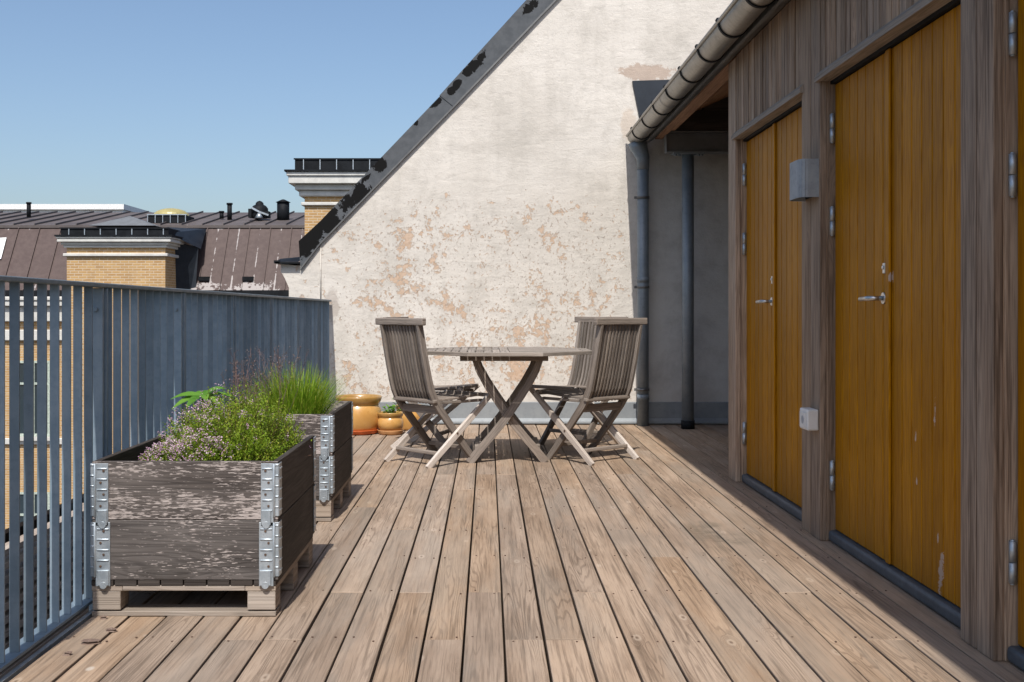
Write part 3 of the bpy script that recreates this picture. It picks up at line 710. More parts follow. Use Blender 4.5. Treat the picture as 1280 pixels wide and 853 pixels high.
# ================================================================== PLANTERS
def pallet(loc,label):
    t=thing('wooden_pallet',label,'pallet',loc,0,'wooden pallets under the planters')
    g=MB(); g.box(0,.60,0,.095,0,.016,'x',rnd=.05); g.box(0,.60,.35,.45,0,.020,'x'); g.box(0,.60,.705,.80,0,.020,'x'); g.build('bottom_boards',M['pallet'],t,bevel=.002)
    for y_ in (0.0,.352,.708):
        for x_ in (0,.505) :
            g=MB(); g.box(x_+.002,x_+.094,y_+.002,y_+.09,.0205,.082,'y'); g.build('block',M['pallet'],t,bevel=.002)
    g=MB()
    for x_ in (0,.5): g.box(x_,x_+.10,0.001,.799,.0825,.100,'y',rnd=.5)
    n=8
    g.box(.101,.499,.0,.08,.0835,.100,'x',rnd=.8)
    for i in range(n): 
        g.box(i*.0755,i*.0755+.0715,-.002,.802,.1005,.119,'y',m=1)
    g.build('deck_boards',[M['pallet'],M['crate_side']],t,bevel=.0015); return t
def planter(loc,label):
    t=thing('planter_box',label,'planter',loc,0,'stacked collar planter boxes')
    W_,D_,th=.606,.80,.020
    for ci,(z0,z1) in enumerate(((0,.194),(.196,.385))):
        g=MB()
        g.box(.0,W_,0,th,z0,z1,'x',rnd=.3+.2*ci,off=(3.1+ci*7,5+ci*3)); g.box(.0,W_,D_-th,D_,z0,z1,'x')
        g.box(0,th,th,D_-th,z0,z1,'y',m=1); g.box(W_-th,W_,th,D_-th,z0,z1,'y',m=1)  # side boards take a darker wood, their shade put into the colour
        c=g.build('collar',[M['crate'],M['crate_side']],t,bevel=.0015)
        off=-.005 if ci else .006
        for (cx,sx) in ((0,1),(W_,-1)):
            for (cy,sy) in ((0,-1),(D_,1)):
                g=MB()
                f=cy+sy*.0025; x1=cx+sx*(.055+(.006 if ci==0 else 0)); xa=cx-sx*.003
                zb=z0-.02; zt=z1-.006
                g.box(cx+sx*.014,x1,f-.0015,f+.0015,zb,zt)               # front plate
                g.box(xa,cx+sx*.010,f-.001,f+.001,z0+.012,zt)
                g.tube([(cx+sx*.012,f+sy*.003,z0+.01),(cx+sx*.012,f+sy*.003,zt)],.0042,8)    # knuckle
                ys_=cy-sy*.045
                g.box(cx-sx*.0015,cx-sx*.0045,min(cy,ys_),max(cy,ys_),z0+.012,zt)             # side plate
                for i in range(5):                                               # pressed ribs
                    zz=z0+.030+i*.034
                    g.tube([(cx+sx*.018,f+sy*.0015,zz),(x1-sx*.004,f+sy*.0015,zz)],.0034,6)
                    g.tube([(cx-sx*.003,f+sy*.0012,zz+.012),(cx+sx*.009,f+sy*.0012,zz+.012)],.003,6)
                    g.tube([(cx-sx*.0045,cy-sy*.006,zz),(cx-sx*.0045,ys_+sy*.004,zz)],.003,6)
                # rounded locking tongue at the bottom
                g.box(cx+sx*.022,x1-sx*.003,f+sy*.0015,f+sy*.0075,zb+.004,zb+.052)
                g.tube([((cx+sx*.022+x1-sx*.003)/2,f+sy*.001,zb+.004),((cx+sx*.022+x1-sx*.003)/2,f+sy*.008,zb+.004)],.0120,12)
                for i in range(4):
                    zz=z0+.045+i*.038
                    g.tube([(cx+sx*(.040 if i%2 else .030),f+sy*.001,zz),(cx+sx*(.040 if i%2 else .030),f+sy*.0045,zz)],.0042,8,m=1)
                g.build('corner_hinge',[M['galv'],M['rust']],c,bevel=.0008)
    g=MB(); nx,ny=22,26; r2=random.Random(11); H=[[.275+r2.uniform(-.012,.012)+.015*math.sin(i*.7)*math.cos(j*.5) for j in range(ny+1)] for i in range(nx+1)]
    for i in range(nx):
        for j in range(ny):
            q=[(i,j),(i+1,j),(i+1,j+1),(i,j+1)]
            g.face([(th+.001+(W_-2*th-.002)*a/nx,th+.001+(D_-2*th-.002)*b/ny,H[a][b]) for a,b in q],smooth=True)
    g.build('soil',M['soil'],t,solid=False); return t
pallet((-1.290,3.752,0),'weathered pallet under the front planter of pink flowering thyme')
pallet((-1.338,5.434,0),'weathered pallet under the rear planter of green grass')
planter((-1.288,3.748,.120),'dark flaked wooden planter in front, filled with pink flowering thyme')
planter((-1.338,5.430,.120),'dark wooden planter behind the other, filled with tall green grass')

# ---- thyme bush
def quadleaf(g,p,d,up,L,W,rnd,m=0):
    d=d.normalized(); s_=d.cross(up)
    if s_.length<1e-3: s_=Vector((1,0,0))
    s_.normalize(); n=s_.cross(d)
    g.face([p,p+d*L*.5+s_*W*.5+n*L*.06,p+d*L,p+d*L*.5-s_*W*.5+n*L*.06],None,rnd,m)
def thyme():
    g=MB(); f=MB(); st=MB(); r=random.Random(21)
    bases=[(-.93,4.02,.19,.27),(-.88,4.22,.19,.30),(-1.03,4.15,.17,.25),(-.83,3.98,.13,.19),(-.97,3.90,.13,.16),(-1.10,3.93,.10,.13),(-.81,4.36,.14,.24),(-1.02,4.34,.17,.28)]
    for (bx,by,rad,hh) in bases:
        for _ in range(int(560*rad/.17)):
            a=r.uniform(0,2*math.pi); e=math.acos(r.uniform(-.12,1)); rr_=rad*r.uniform(.75,1.1)
            tip=Vector((bx+math.cos(a)*math.sin(e)*rr_,by+math.sin(a)*math.sin(e)*rr_,.41+abs(math.cos(e))*hh*r.uniform(.75,1.12)))
            if math.cos(e)<0: tip.z=.40
            b=Vector((bx+r.uniform(-.03,.03),by+r.uniform(-.03,.03),.37))
            out=Vector((tip.x-bx,tip.y-by,0))
            mid=(b+tip)/2+Vector((0,0,.03))+out*.12
            rn=r.random(); nseg=14
            prev=None
            for i in range(nseg):
                t=.42+.58*i/(nseg-1); p=b*(1-t)**2+mid*2*t*(1-t)+tip*t*t
                d=(tip-mid).normalized()
                if p.z<.50 and (p.x>-.705 or p.y<3.775): continue
                for k in range(2):
                    dv=(Vector((r.gauss(0,1),r.gauss(0,1),r.gauss(.5,.8))).normalized()+d*.4)
                    quadleaf(g,p,dv,Vector((r.gauss(0,.4),r.gauss(0,.4),1)),r.uniform(.007,.012),r.uniform(.0035,.0055),min(1,max(0,rn*.5+.55*r.random())))
            if r.random()<.30:
                s0=b*.5+mid*.5; st.tube([s0,mid,tip],[.0011,.0009,.0006],3,caps=False,rnd=r.random())
            pf=(.24 if tip.x<-.92 else .06) if tip.z>.54 else .02
            if by<3.96 and bx<-.95: pf=.6
            if tip.x<-1.0: pf+=.12
            if r.random()<pf:
                for _k in range(r.randint(8,16)):
                    q=tip+Vector((r.gauss(0,.005),r.gauss(0,.005),r.uniform(-.006,.015)))
                    quadleaf(f,q,Vector((r.gauss(0,1),r.gauss(0,1)-.4,r.gauss(.4,.6))),Vector((0,-.3,1)),r.uniform(.004,.0075),r.uniform(.004,.006),r.random())
    t=thing('thyme_bush','low thyme bush with tiny pink flowers spilling over the front planter','plant',(0,0,0))
    g.build('foliage',M['thyme'],t,solid=False); f.build('flowers',M['petal'],t,solid=False); st.build('stems',M['stemm'],t,solid=False)
thyme()
def lance(g,base,d,up,L,W,droop,rnd,n=6,fold=.15):
    d=Vector(d).normalized(); s_=d.cross(Vector(up)).normalized(); nn=s_.cross(d)
    prev=None
    for i in range(n+1):
        t=i/n; w=W*math.sin(math.pi*min(1,(t*.93+.05)))**.8*(1-.15*t); c=base+d*L*t-Vector((0,0,1))*droop*t*t
        row=(c-s_*w/2+nn*w*fold,c,c+s_*w/2+nn*w*fold)
        if prev:
            g.face([prev[0],prev[1],row[1],row[0]],None,rnd,smooth=True); g.face([prev[1],prev[2],row[2],row[1]],None,rnd,smooth=True)
        prev=row
t=thing('leafy_plant','broad star shaped green leaf rising behind the thyme near the railing','plant',(0,0,0))
g=MB(); c=Vector((-1.072,4.33,.672))
for (dx,dy,dz,L,W) in ((-1,-.1,.30,.13,.045),(-.95,-.5,.02,.12,.045),(-.5,-.9,.10,.09,.04),(.35,-.8,.35,.10,.04),(.9,-.1,.75,.125,.038),(1,.2,.30,.14,.035),(.3,.8,.5,.11,.04),(-.6,.6,.4,.11,.04),(.95,-.45,.15,.09,.035)):
    lance(g,c,(dx,dy,dz),(0,-.35,1),L*.95,W*1.0,.045,random.random())
g.build('leaf',M['bigleaf'],t,solid=False)
g=MB(); g.tube([(-1.08,4.38,.39),(-1.085,4.375,.53),c],[.004,.0035,.003],6); g.build('stem',M['bigleaf'],t)
g=MB()
for (bx,by,s_) in ((-1.14,3.90,1),(-1.20,3.88,.7),(-1.17,4.10,.8)):
    for a in range(6): lance(g,Vector((bx,by,.40)),(math.cos(a),math.sin(a),.9),(0,0,1),.055*s_,.022*s_,.01,random.random(),4)
o=g.build('seedling',M['bigleaf'],solid=False); tag(o,'small bright seedlings on the soil at the left of the front planter','plant')
# ---- grass clump
def grass(name,label,cx,cy,rad,hgt,n,seed,mat,wide=.0030,lean=.9,z0=.385):
    g=MB(); r=random.Random(seed)
    for _ in range(n):
        a=r.uniform(0,6.283); q=math.sqrt(r.random())*rad*.5; b=Vector((cx+q*math.cos(a),cy+q*math.sin(a),z0))
        a2=a+r.gauss(0,.5); le=r.uniform(.05,1)*rad*lean; h=hgt*r.uniform(.55,1.05)*(1-.25*(le/(rad*lean))); rn=r.random()
        tip=b+Vector((math.cos(a2)*le,math.sin(a2)*le,h)); mid=b+Vector((math.cos(a2)*le*.25,math.sin(a2)*le*.25,h*.62))
        s_=Vector((math.sin(a2)+r.gauss(0,.5),-math.cos(a2)+r.gauss(0,.5),0)).normalized(); W=wide*r.uniform(.7,1.2); prev=None
        for i in range(6):
            t=i/5; p=b*(1-t)**2+mid*2*t*(1-t)+tip*t*t; w=W*(1-t*.85)
            row=(p-s_*w/2,p+s_*w/2)
            if prev: g.face([prev[0],prev[1],row[1],row[0]],None,rn,smooth=True)
            prev=row
    return tag(g.build(name,mat,solid=False),label,'plant')
grass('grass_clump','tall bright green tuft of grassy chives in the rear planter',-.955,5.78,.23,.36,1400,5,M['chive'],.0050)
def dry():
    g=MB(); r=random.Random(8)
    for _ in range(60):
        b=Vector((r.uniform(-1.24,-.98),r.uniform(5.5,5.9),.40)); tip=b+Vector((r.gauss(0,.05),r.gauss(0,.04),r.uniform(.2,.42)))
        rn=r.random(); m=(b+tip)/2+Vector((r.gauss(0,.01),0,0)); g.tube([b,m,tip],[.0014,.0011,.0007],3,caps=False,rnd=rn)
        for k in range(r.randint(4,9)):
            p=m.lerp(tip,r.uniform(.1,1)); e=p+Vector((r.gauss(0,.02),r.gauss(0,.02),r.uniform(.01,.04)))
            g.tube([p,e],[.0007,.0005],3,caps=False,rnd=rn)
            for _k in range(4): quadleaf(g,e+Vector((r.gauss(0,.004),r.gauss(0,.004),r.gauss(0,.004))),Vector((r.gauss(0,1),r.gauss(0,1),r.gauss(0,1))),Vector((0,0,1)),.008,.005,r.random())
    tag(g.build('dry_flower_stalks',M['dry'],solid=False),'thin dry flower stalks left of the green grass in the rear planter','plant')
dry()
grass('low_herb','short feathery green herb between the dry stalks in the rear planter',-1.12,5.66,.14,.27,650,9,M['thyme'],.0026,.9)

# ================================================================== POTS
def pot(loc,R_,H_,label,saucer_mat,glz='glaze',sr=1.0):
    t=thing('plant_pot',label,'plant pot',loc,0,'honey glazed pots by the wall')
    z=.028 if saucer_mat else .0
    pr=[(R_*.55,z),(R_*.80,z+.004),(R_*.86,z+.02),(R_*.945,H_*.30),(R_*.985,H_*.50),(R_*.96,H_*.66),(R_*.86,H_*.755),(R_*.84,H_*.775)]
    g=MB(); g.lathe(pr,n=48); g.build('body',M['glaze'],t,solid=False)
    g=MB(); g.lathe([(R_*.84,H_*.775),(R_*.90,H_*.80),(R_*.965,H_*.87),(R_*1.0,H_*.94),(R_*1.0,H_*.985),(R_*.97,H_),(R_*.91,H_*.99),(R_*.885,H_*.9),(R_*.86,H_*.7)],n=48); g.build('rim',M['glaze_rim'],t,solid=False)
    g=MB(); g.lathe([(R_*.88,H_*.86),(R_*.5,H_*.875),(0.001,H_*.88)],n=32); g.build('soil',M['soil'],t,solid=False)
    if saucer_mat:
        s=R_*sr; g=MB(); g.lathe([(.001,.001),(s*.82,.001),(s*.93,.012),(s*.96,.03),(s*.99,.036),(s*.96,.038),(s*.9,.026),(.001,.022)],n=48); g.build('saucer',M[saucer_mat],t,solid=False)
    return t
pot((-1.040,9.29,0),.187,.305,'large honey glazed pot on an orange saucer behind the rear planter','saucer',sr=.93)
pot((-.778,9.23,0),.106,.178,'small honey glazed pot on a buff saucer right of the large pot','terracotta')
pot((-.655,9.58,0),.115,.205,'honey glazed pot half hidden behind the left chair and the small pot',None)
def sprig(name,label,c,rad,n,seed,L,h):
    g=MB(); r=random.Random(seed)
    for _ in range(n):
        a=r.uniform(0,6.28); q=r.uniform(0,rad); p=Vector((c[0]+q*math.cos(a),c[1]+q*math.sin(a),c[2]+r.uniform(0,h)))
        lance(g,p,(math.cos(a+r.gauss(0,.5)),math.sin(a+r.gauss(0,.5)),r.uniform(0,1)),(0,0,1),L*r.uniform(.6,1.1),L*.75,.008,r.random(),4)
        if r.random()<.5: g.tube([(c[0],c[1],c[2]-.02),p],.0015,4,caps=False,rnd=.3)
    tag(g.build(name,M['bigleaf'],solid=False),label,'plant')
sprig('leafy_seedling','low leafy green plant growing in the small glazed pot',(-.768,9.23,.175),.075,34,3,.040,.045)
sprig('leafy_seedling','taller bright green sprig in the pot behind the small pot',(-.728,9.50,.21),.04,26,4,.042,.10)

# ================================================================== TABLE
tbl=thing('folding_table','octagonal weathered slatted wooden folding table between the chairs','table',(.11,7.775,0))
def octo(a):  # apothem a
    h=a*math.tan(R(22.5)); return [(-h,-a),(h,-a),(a,-h),(a,h),(h,a),(-h,a),(-a,h),(-a,-h)]
TA=.575; TZ=.73
g=MB(); out=octo(TA); inn=octo(TA-.055)
for i in range(8):
    j=(i+1)%8; a,b,c_,d_=out[i],out[j],inn[j],inn[i]
    g.hexa([(a[0],a[1],TZ-.024),(a[0],a[1],TZ),(d_[0],d_[1],TZ),(d_[0],d_[1],TZ-.024),(b[0],b[1],TZ-.024),(b[0],b[1],TZ),(c_[0],c_[1],TZ),(c_[0],c_[1],TZ-.024)])
g.build('tabletop_frame',M['teak_top'],tbl,bevel=.002)
g=MB(); ai=TA-.058; hi=ai*math.tan(R(22.5))
def halfspan(x): return ai if abs(x)<=hi else ai-(abs(x)-hi)
x=-ai+.012
while x<-.03:
    x2=x+.046; L=min(halfspan(x),halfspan(x2)); g.box(x,x2,-L,-.032,TZ-.021,TZ-.002,'y'); g.box(x,x2,.032,L,TZ-.021,TZ-.002,'y'); x+=.0535
y=-ai+.012
while y<ai-.03:
    y2=y+.046; L=min(halfspan(y),halfspan(y2)); g.box(.032,L,y,y2,TZ-.021,TZ-.002,'x'); y+=.0535
g.box(-.028,.028,-ai,ai,TZ-.022,TZ-.001,'y'); g.box(-ai,-.030,-.028,.028,TZ-.022,TZ-.001,'x')
g.build('tabletop',M['teak_top'],tbl,bevel=.0015)
g=MB()
for y_ in (-.27,.27): g.box(-.29,.285,y_-.012,y_+.012,TZ-.066,TZ-.025,'x')
for x_ in (-.26,.25): g.box(x_-.012,x_+.012,-.257,.257,TZ-.066,TZ-.0255,'y')
g.build('apron',M['teak'],tbl,bevel=.002)
for (sx,ys_) in ((1,(-.262,.320)),(-1,(-.225,.283))):
    for y_ in ys_:
        g=MB(); path=[(-.250,0.0),(-.19,.075),(-.10,.18),(-.015,.285),(.065,.40),(.13,.50),(.185,.60),(.215,.685)]
        pts=[(sx*a+.02,y_,z_) for a,z_ in path]
        g.beam(pts,(0,1,0),.026,[.055,.052,.05,.052,.05,.048,.046,.042]); g.build('leg',M['teak'],tbl,bevel=.002)
g=MB(); g.tube([(.02,-.260,.29),(.02,.330,.29)],.007,8); g.build('pivot_rod',M['galv'],tbl)
g=MB(); g.box(.195,.235,-.205,.265,.07,.11,'y'); g.build('stretcher',M['teak'],tbl,bevel=.002)
g=MB(); g.box(-.195,-.155,-.245,.305,.07,.11,'y'); g.build('stretcher',M['teak'],tbl,bevel=.002)

# ================================================================== CHAIRS
GRP='folding slatted chairs around the table'
ch=thing('folding_chair','silvered folding chair at the front left, its slatted back to the viewer','chair',(0,0,0),0,GRP)
# local frame: +X = facing, origin at rear feet centre on the floor
def stilepath(z):  # u of the back stile at height z
    pts=[(0.0,.425),(.10,.338),(.20,.255),(.30,.172),(.39,.098),(.46,.058),(.55,.032),(.70,-.003),(.85,-.032),(.93,-.048)]
    for (z0,u0),(z1,u1) in zip(pts,pts[1:]):
        if z<=z1: return u0+(u1-u0)*(z-z0)/(z1-z0)
    return pts[-1][1]
ZS=[0,.1,.2,.3,.36,.42,.48,.55,.65,.75,.85,.905]
for sy in (-1,1):
    g=MB(); g.beam([(stilepath(z),sy*.192,z) for z in ZS],(0,1,0),.024,[.040,.044,.046,.048,.05,.05,.048,.046,.044,.042,.040,.040]); g.build('side_frame',M['teak'],ch,bevel=.003,seg=2)
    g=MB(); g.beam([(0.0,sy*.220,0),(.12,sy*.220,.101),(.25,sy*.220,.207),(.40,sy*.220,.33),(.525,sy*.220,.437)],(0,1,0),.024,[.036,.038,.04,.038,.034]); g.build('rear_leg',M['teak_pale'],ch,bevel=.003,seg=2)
g=MB(); g.beam([(stilepath(.925)-.002,-.25,.922),(stilepath(.925)-.002,.25,.922)],(1,0,0),.032,.045); g.build('top_rail',M['teak'],ch,bevel=.006,seg=2)
g=MB()
for i in range(11):
    y_=-.158+.0316*i
    g.beam([(stilepath(z)+.004,y_,z) for z in (.40,.48,.55,.65,.75,.85,.903)],(0,1,0),.0165,.024)
g.build('backrest',M['teak_dark'],ch,bevel=.0015)
g=MB(); g.beam([(.070,-.215,.415),(.070,.215,.415)],(1,0,0),.034,.026); g.build('rear_rail',M['teak'],ch,bevel=.008,seg=2)
g=MB(); g.beam([(.115,-.179,.355),(.115,.179,.355)],(1,0,0),.02,.05); g.build('lower_rail',M['teak'],ch,bevel=.002)
g=MB()
for i in range(10):
    y_=-.160+.0355*i; g.beam([(.10,y_,.418),(.25,y_,.422),(.40,y_,.433),(.515,y_,.441)],(0,1,0),.027,.014)
g.build('seat',M['teak'],ch,bevel=.0015)
g=MB(); g.box(.505,.530,-.205,.205,.424,.448,'y'); g.box(.14,.165,-.178,.178,.395,.411,'y'); g.box(.12,.50,-.178,-.158,.392,.411,'x');g.box(.12,.50,.158,.178,.392,.411,'x'); g.build('seat_frame',M['teak'],ch,bevel=.004,seg=2)
g=MB(); g.box(.072,.104,-.207,.207,.075,.097,'y'); g.build('stretcher',M['teak'],ch,bevel=.004,seg=2)
g=MB(); g.box(.325,.350,-.180,.180,.09,.115,'y'); g.build('front_stretcher',M['teak'],ch,bevel=.003,seg=2)
g=MB()
for sy in (-1,1): g.tube([(.236,sy*.178,.205),(.236,sy*.236,.205)],.007,8)
g.build('pivot_bolt',M['rust'],ch)
def place(o,x,y,deg): o.location=(x,y,0); o.rotation_euler=(0,0,R(deg))
place(ch,-.524,7.408,41.5)
dup(ch,(.836,7.533,0),R(132.5),'silvered folding chair at the front right, slatted back against the downpipe',GRP)
dup(ch,(.825,8.69,0),R(226),'silvered folding chair behind the table on the right, facing the viewer',GRP)
dup(ch,(-.633,8.53,0),R(-15),'shaded folding chair at the rear left, mostly hidden behind the front left chair',GRP)

# small bits of debris by the railing
for i,(x,y,l) in enumerate(((-1.19,3.45,.035),(-1.215,3.33,.02),(-1.17,3.58,.022),(-1.24,3.72,.018))):
    g=MB(); r=random.Random(i)
    ring=[(x+math.cos(a)*l*r.uniform(.6,1),y+math.sin(a)*l*.6*r.uniform(.6,1.2)) for a in [k*.785 for k in range(8)]]
    g.face([(a,b,.006+r.uniform(0,.004)) for a,b in ring]); top=(x,y,.013)
    for k in range(8): g.face([(ring[k][0],ring[k][1],.0005),(ring[(k+1)%8][0],ring[(k+1)%8][1],.0005),top])
    if i==0: o=g.build('dry_leaf',M['dry'],solid=False)
    else: o=g.build('dry_leaf',M['dry'],solid=False)
    tag(o,['curled dark dry leaf on the deck boards by the railing, largest of four','small dry leaf scrap nearest the camera beside the railing','small dry leaf scrap between the railing and the deck board gap','tiny dry leaf scrap close to the front planter corner'][i],'leaf','dry leaf scraps by the railing')

# ================================================================== BRICK BUILDING ACROSS THE STREET
FY=36.0
bld=thing('brick_building','yellow brick building with brown peeling mansard roof across the street','building',(0,0,0))
def bx(px,s_): return (px-609.5)/s_
def bz(py,s_): return 1+(387-py)/s_
XL,XR=-32.,2.
g=MB(); g.box(XL,XR,36.3,44,-12,1.45); g.build('brick_facade',M['brick'],bld)
g=MB(); g.box(XL,XR,35.95,36.35,1.10,1.40); g.box(XL,XR,36.1,36.35,.62,1.098); g.box(XL,XR,35.9,35.96,1.28,1.395); g.box(XL,XR,36.18,36.31,.02,.36)
g.box(XL,XR,36.2,36.31,-3.25,-3.05)
g.build('facade_cornice',M['cornice'],bld,bevel=.02)
g=MB(); g.box(XL,XR,35.98,36.3,1.402,1.60); g.build('eaves_shadow',M['black'],bld)  # black strip standing in for the shadow gap under the roof edge
g=MB(); g.face([(XL,36.0,1.6),(XR,36.0,1.6),(XR,37.4,3.72),(XL,37.4,3.72)])
x=-40+.34
sl_=Vector((0,1.4,2.12)).normalized()
while x<XR:
    if x>XL: g.hexa([(x-.012,35.99,1.6),(x+.012,35.99,1.6),(x+.012,35.955,1.62),(x-.012,35.955,1.62),(x-.012,37.39,3.72),(x+.012,37.39,3.72),(x+.012,37.355,3.74),(x-.012,37.355,3.74)])
    x+=.68
man=g.build('mansard_roof',M['mansard'],bld)
g=MB(); g.face([(XL,37.35,3.73),(XR,37.35,3.73),(XR,43,4.62),(XL,43,4.62)]); g.box(XL,XR,37.30,37.42,3.64,3.728)
x=-31.7
while x<XR:
    g.hexa([(x-.014,37.36,3.735),(x+.014,37.36,3.735),(x+.014,37.36,3.79),(x-.014,37.36,3.79),(x-.014,43,4.625),(x+.014,43,4.625),(x+.014,43,4.68),(x-.014,43,4.68)]); x+=.68
g.face([(XL,43,4.62),(XR,43,4.62),(XR,49,3.7),(XL,49,3.7)])
top=g.build('upper_roof',M['lowroof'],bld)
g=MB()
for px_ in (265,304):
    s_=1440/35.95; X_=bx(px_-8,s_); X2=bx(px_+7,s_); 
for px_ in (255,310):
    X_=(px_-609.5)/39.8; g=MB(); g.box(X_-.17,X_+.17,36.12,36.5,1.90,2.03); g.build('roof_vent_slot',M['black'],man)
# dormer block
def block(name,x0,x1,y0,y1,zb,zt,zc,over,capz,parent):
    g=MB(); g.box(x0,x1,y0,y1,zb,zt); b=g.build(name,M['brick'],parent)
    g=MB(); n=5; h=(zc-zt)
    steps=[(0,.25,.35),(.25,.5,.60),(.5,.82,1.0),(.82,1.0,1.12)]
    for a,c_,o_ in steps:
        o_=o_*over; g.box(x0-o_,x1+o_,y0-o_,y1+o_,zt+h*a,zt+h*c_-.002)
    g.box(x0-.09,x1+.09,y0-.09,y1+.09,zt-.26,zt-.17)
    g.build('cornice',M['cornice'],b,bevel=.015)
    o_=over*1.25; g=MB(); g.box(x0-o_,x1+o_,y0-o_,y1+o_,zc,zc+.05)
    w_=.02
    q=.15
    xa,xb,ya,yb=x0-over*.6,x1+over*.6,y0-over*.6,y1+over*.6
    for (a,b_,c_,d_) in ((xa,xb,ya,ya+w_),(xa,xb,yb-w_,yb),(xa,xa+w_,ya+w_,yb-w_),(xb-w_,xb,ya+w_,yb-w_)): g.box(a,b_,c_,d_,zc+.051,capz)
    g.box(xa-.03,xb+.03,ya-.03,ya-.001,capz-.03,capz+.01)
    g.build('cap',M['black'],b)
    g=MB(); xx=xa+.25
    while xx<xb: g.box(xx-.012,xx+.012,ya-.035,ya-.005,zc+.052,capz-.031); xx+=.47
    g.build('cap_struts',M['galv'],b)
    return b
s_=41.7
b1=block('dormer_block',bx(84,s_),bx(207,s_),34.5,37.0,-12,bz(310,s_),bz(296.5,s_),.22,bz(285.5,s_),bld)
g=MB(); cx_=bx(165,38.5); g.face([(cx_-1.1,36.5,3.66),(cx_+1.0,36.5,3.66),(cx_,37.2,4.02)]); g.face([(cx_+1.0,36.5,3.66),(cx_+1.0,37.9,3.66),(cx_,37.2,4.02)]); g.face([(cx_-1.1,37.9,3.66),(cx_-1.1,36.5,3.66),(cx_,37.2,4.02)])
g.build('small_pyramid_roof',M['steel'],bld)
g=MB(); g.face([(bx(207,41.7),34.7,3.3),(bx(249,40),36.2,2.9),(bx(251,39.5),37.2,3.6),(bx(205,39),37.2,3.66)]); g.face([(bx(221,40),35.9,-1),(bx(238,40),35.96,-1),(bx(247,40),36.1,2.95),(bx(221,40),35.5,3.1)])
g.build('valley_sheet',M['navy'],bld,solid=False)
s_=43.6
b2=block('chimney_block',bx(381,s_),-2.2,33.0,35.4,-12,bz(246,s_),bz(217,s_),.40,bz(200,s_),bld)
# rooftop furniture
g=MB(); cx_,cy_,cz_=bx(214,1440/38.6),38.6,3.98
g.box(cx_-.62,cx_+.62,cy_-.5,cy_+.6,3.86,4.12); g.build('skylight_kerb',M['black'],top)
g=MB(); n=14
for i in range(8):
    for k in range(24):
        def pt(i,k):
            a=k/24*2*math.pi; e=i/8*math.pi/2; return (cx_+.60*math.cos(e)*math.cos(a),cy_+.50*math.cos(e)*math.sin(a),4.12+.27*math.sin(e))
        g.face([pt(i,k),pt(i,k+1),pt(i+1,k+1),pt(i+1,k)],smooth=True)
g.build('skylight_dome',M['dome'],top)
g=MB(); g.box(cx_-.66,cx_+.66,cy_-.54,cy_-.50,4.12,4.15); 
for i in range(6): g.box(cx_-.64+.25*i,cx_-.62+.25*i,cy_-.55,cy_-.52,3.86,4.13)
g.build('skylight_frame',M['galv'],top)
def vent(px_,pytop,pybot,r,cap=1.3,Yv=39.5,conical=False):
    s_=1440/Yv; x=bx(px_,s_); zt=bz(pytop,s_); zb=bz(pybot,s_)-.1; g=MB()
    g.tube([(x,Yv,zb),(x,Yv,zt-.06)],r,14)
    if conical: g.tube([(x,Yv,zt-.06),(x,Yv,zt+.04)],[r*cap,r*.2],14); 
    else: g.tube([(x,Yv,zt-.06),(x,Yv,zt)],r*cap,14)
    g.build('vent_pipe',M['black'],top)
vent(36,253,268,.07); vent(287,254,272,.08); vent(277,264,270,.07); vent(354,251,273,.21,1.25,conical=True)
g=MB(); Yv=39.4; s_=1440/Yv; x=bx(324.5,s_)
g.lathe([(.28,0),(.30,.02),(.29,.33),(.22,.42),(.14,.46),(.13,.52),(.08,.57),(.001,.6)],(x,Yv,bz(273,s_)),20); g.box(x-.33,x-.22,Yv-.3,Yv,bz(273,s_),bz(273,s_)+.3); g.box(x+.2,x+.36,Yv-.25,Yv+.1,bz(273,s_),bz(273,s_)+.22)
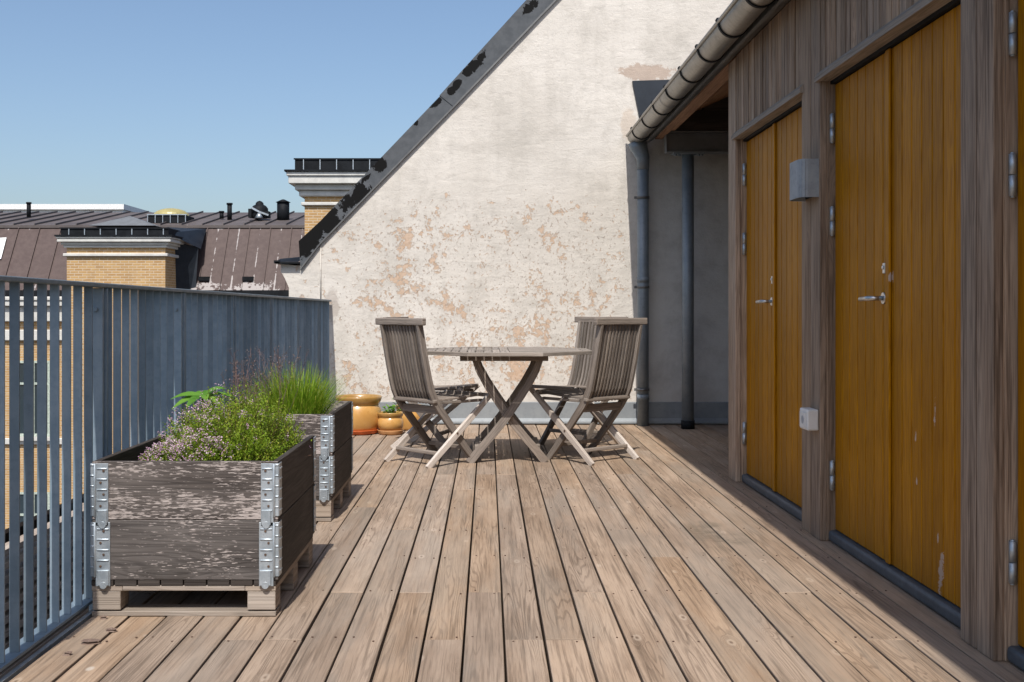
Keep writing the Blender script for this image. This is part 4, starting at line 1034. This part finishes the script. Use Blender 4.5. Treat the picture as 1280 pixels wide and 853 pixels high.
g.build('vent_cowl',M['black'],top)
g=MB(); g.beam([(x-.2,Yv-.32,bz(261,s_)),(x+.05,Yv-.34,bz(266,s_)),(x+.36,Yv-.3,bz(270,s_))],(0,1,0),.03,.06); g.tube([(x+.05,Yv-.36,bz(274,s_)),(x+.05,Yv-.36,bz(268,s_))],[.16,.05],4)
g.build('cowl_strap',M['galv'],top)
# windows
for col_ in range(-5,6):
    xw=-14.3+col_*2.55
    if xw>-1 or -12.9<xw<-9.4: continue
    for (z0,z1) in ((-3.0,-.62),(-7.1,-4.75),(-11,-8.8)):
        g=MB(); W_=.52
        for (a,b,c_,d_) in ((xw-W_,xw+W_,z1-.07,z1),(xw-W_,xw+W_,z0,z0+.09),(xw-W_,xw-W_+.07,z0+.091,z1-.071),(xw+W_-.07,xw+W_,z0+.091,z1-.071),(xw-.04,xw+.04,z0+.091,z1-.071),(xw-W_+.071,xw-.041,z1-.75,z1-.68),(xw+.041,xw+W_-.071,z1-.75,z1-.68)):
            g.box(a,b,36.25,36.32,c_,d_)
        wnd=g.build('window',M['frame'],bld)
        g=MB(); g.box(xw-W_+.01,xw+W_-.01,36.285,36.296,z0+.01,z1-.01); g.build('pane',M['glass'],wnd)
        g=MB(); g.box(xw-W_-.1,xw+W_+.1,36.12,36.30,z0-.12,z0-.005); g.build('sill',M['cornice'],wnd)
# bright roof window at the far left
g=MB(); 
def onm(px_,py_):
    for k in range(40):
        t=k/39; Y=36+1.4*t; z=1.6+2.12*t; s_=1440/Y
        if bz(py_,s_)<=z: return (bx(px_,s_),Y-.05,z+.03)
    return (bx(px_,s_),Y-.05,z)
g.face([onm(-30,302),onm(9,300),onm(2,326),onm(-40,326)]); g.build('roof_window',M['white'],man,solid=False)
# white parapet building behind
g=MB(); g.box(-45,bx(157,22),65,80,-12,bz(261,22)-.1); g.box(-45.2,bx(157,22)+.1,64.8,80.2,bz(261,22)-.098,bz(261,22)+.2)
o=g.build('white_building',[M['white']]); tag(o,'low white building edge showing behind the brown roof ridge','building')
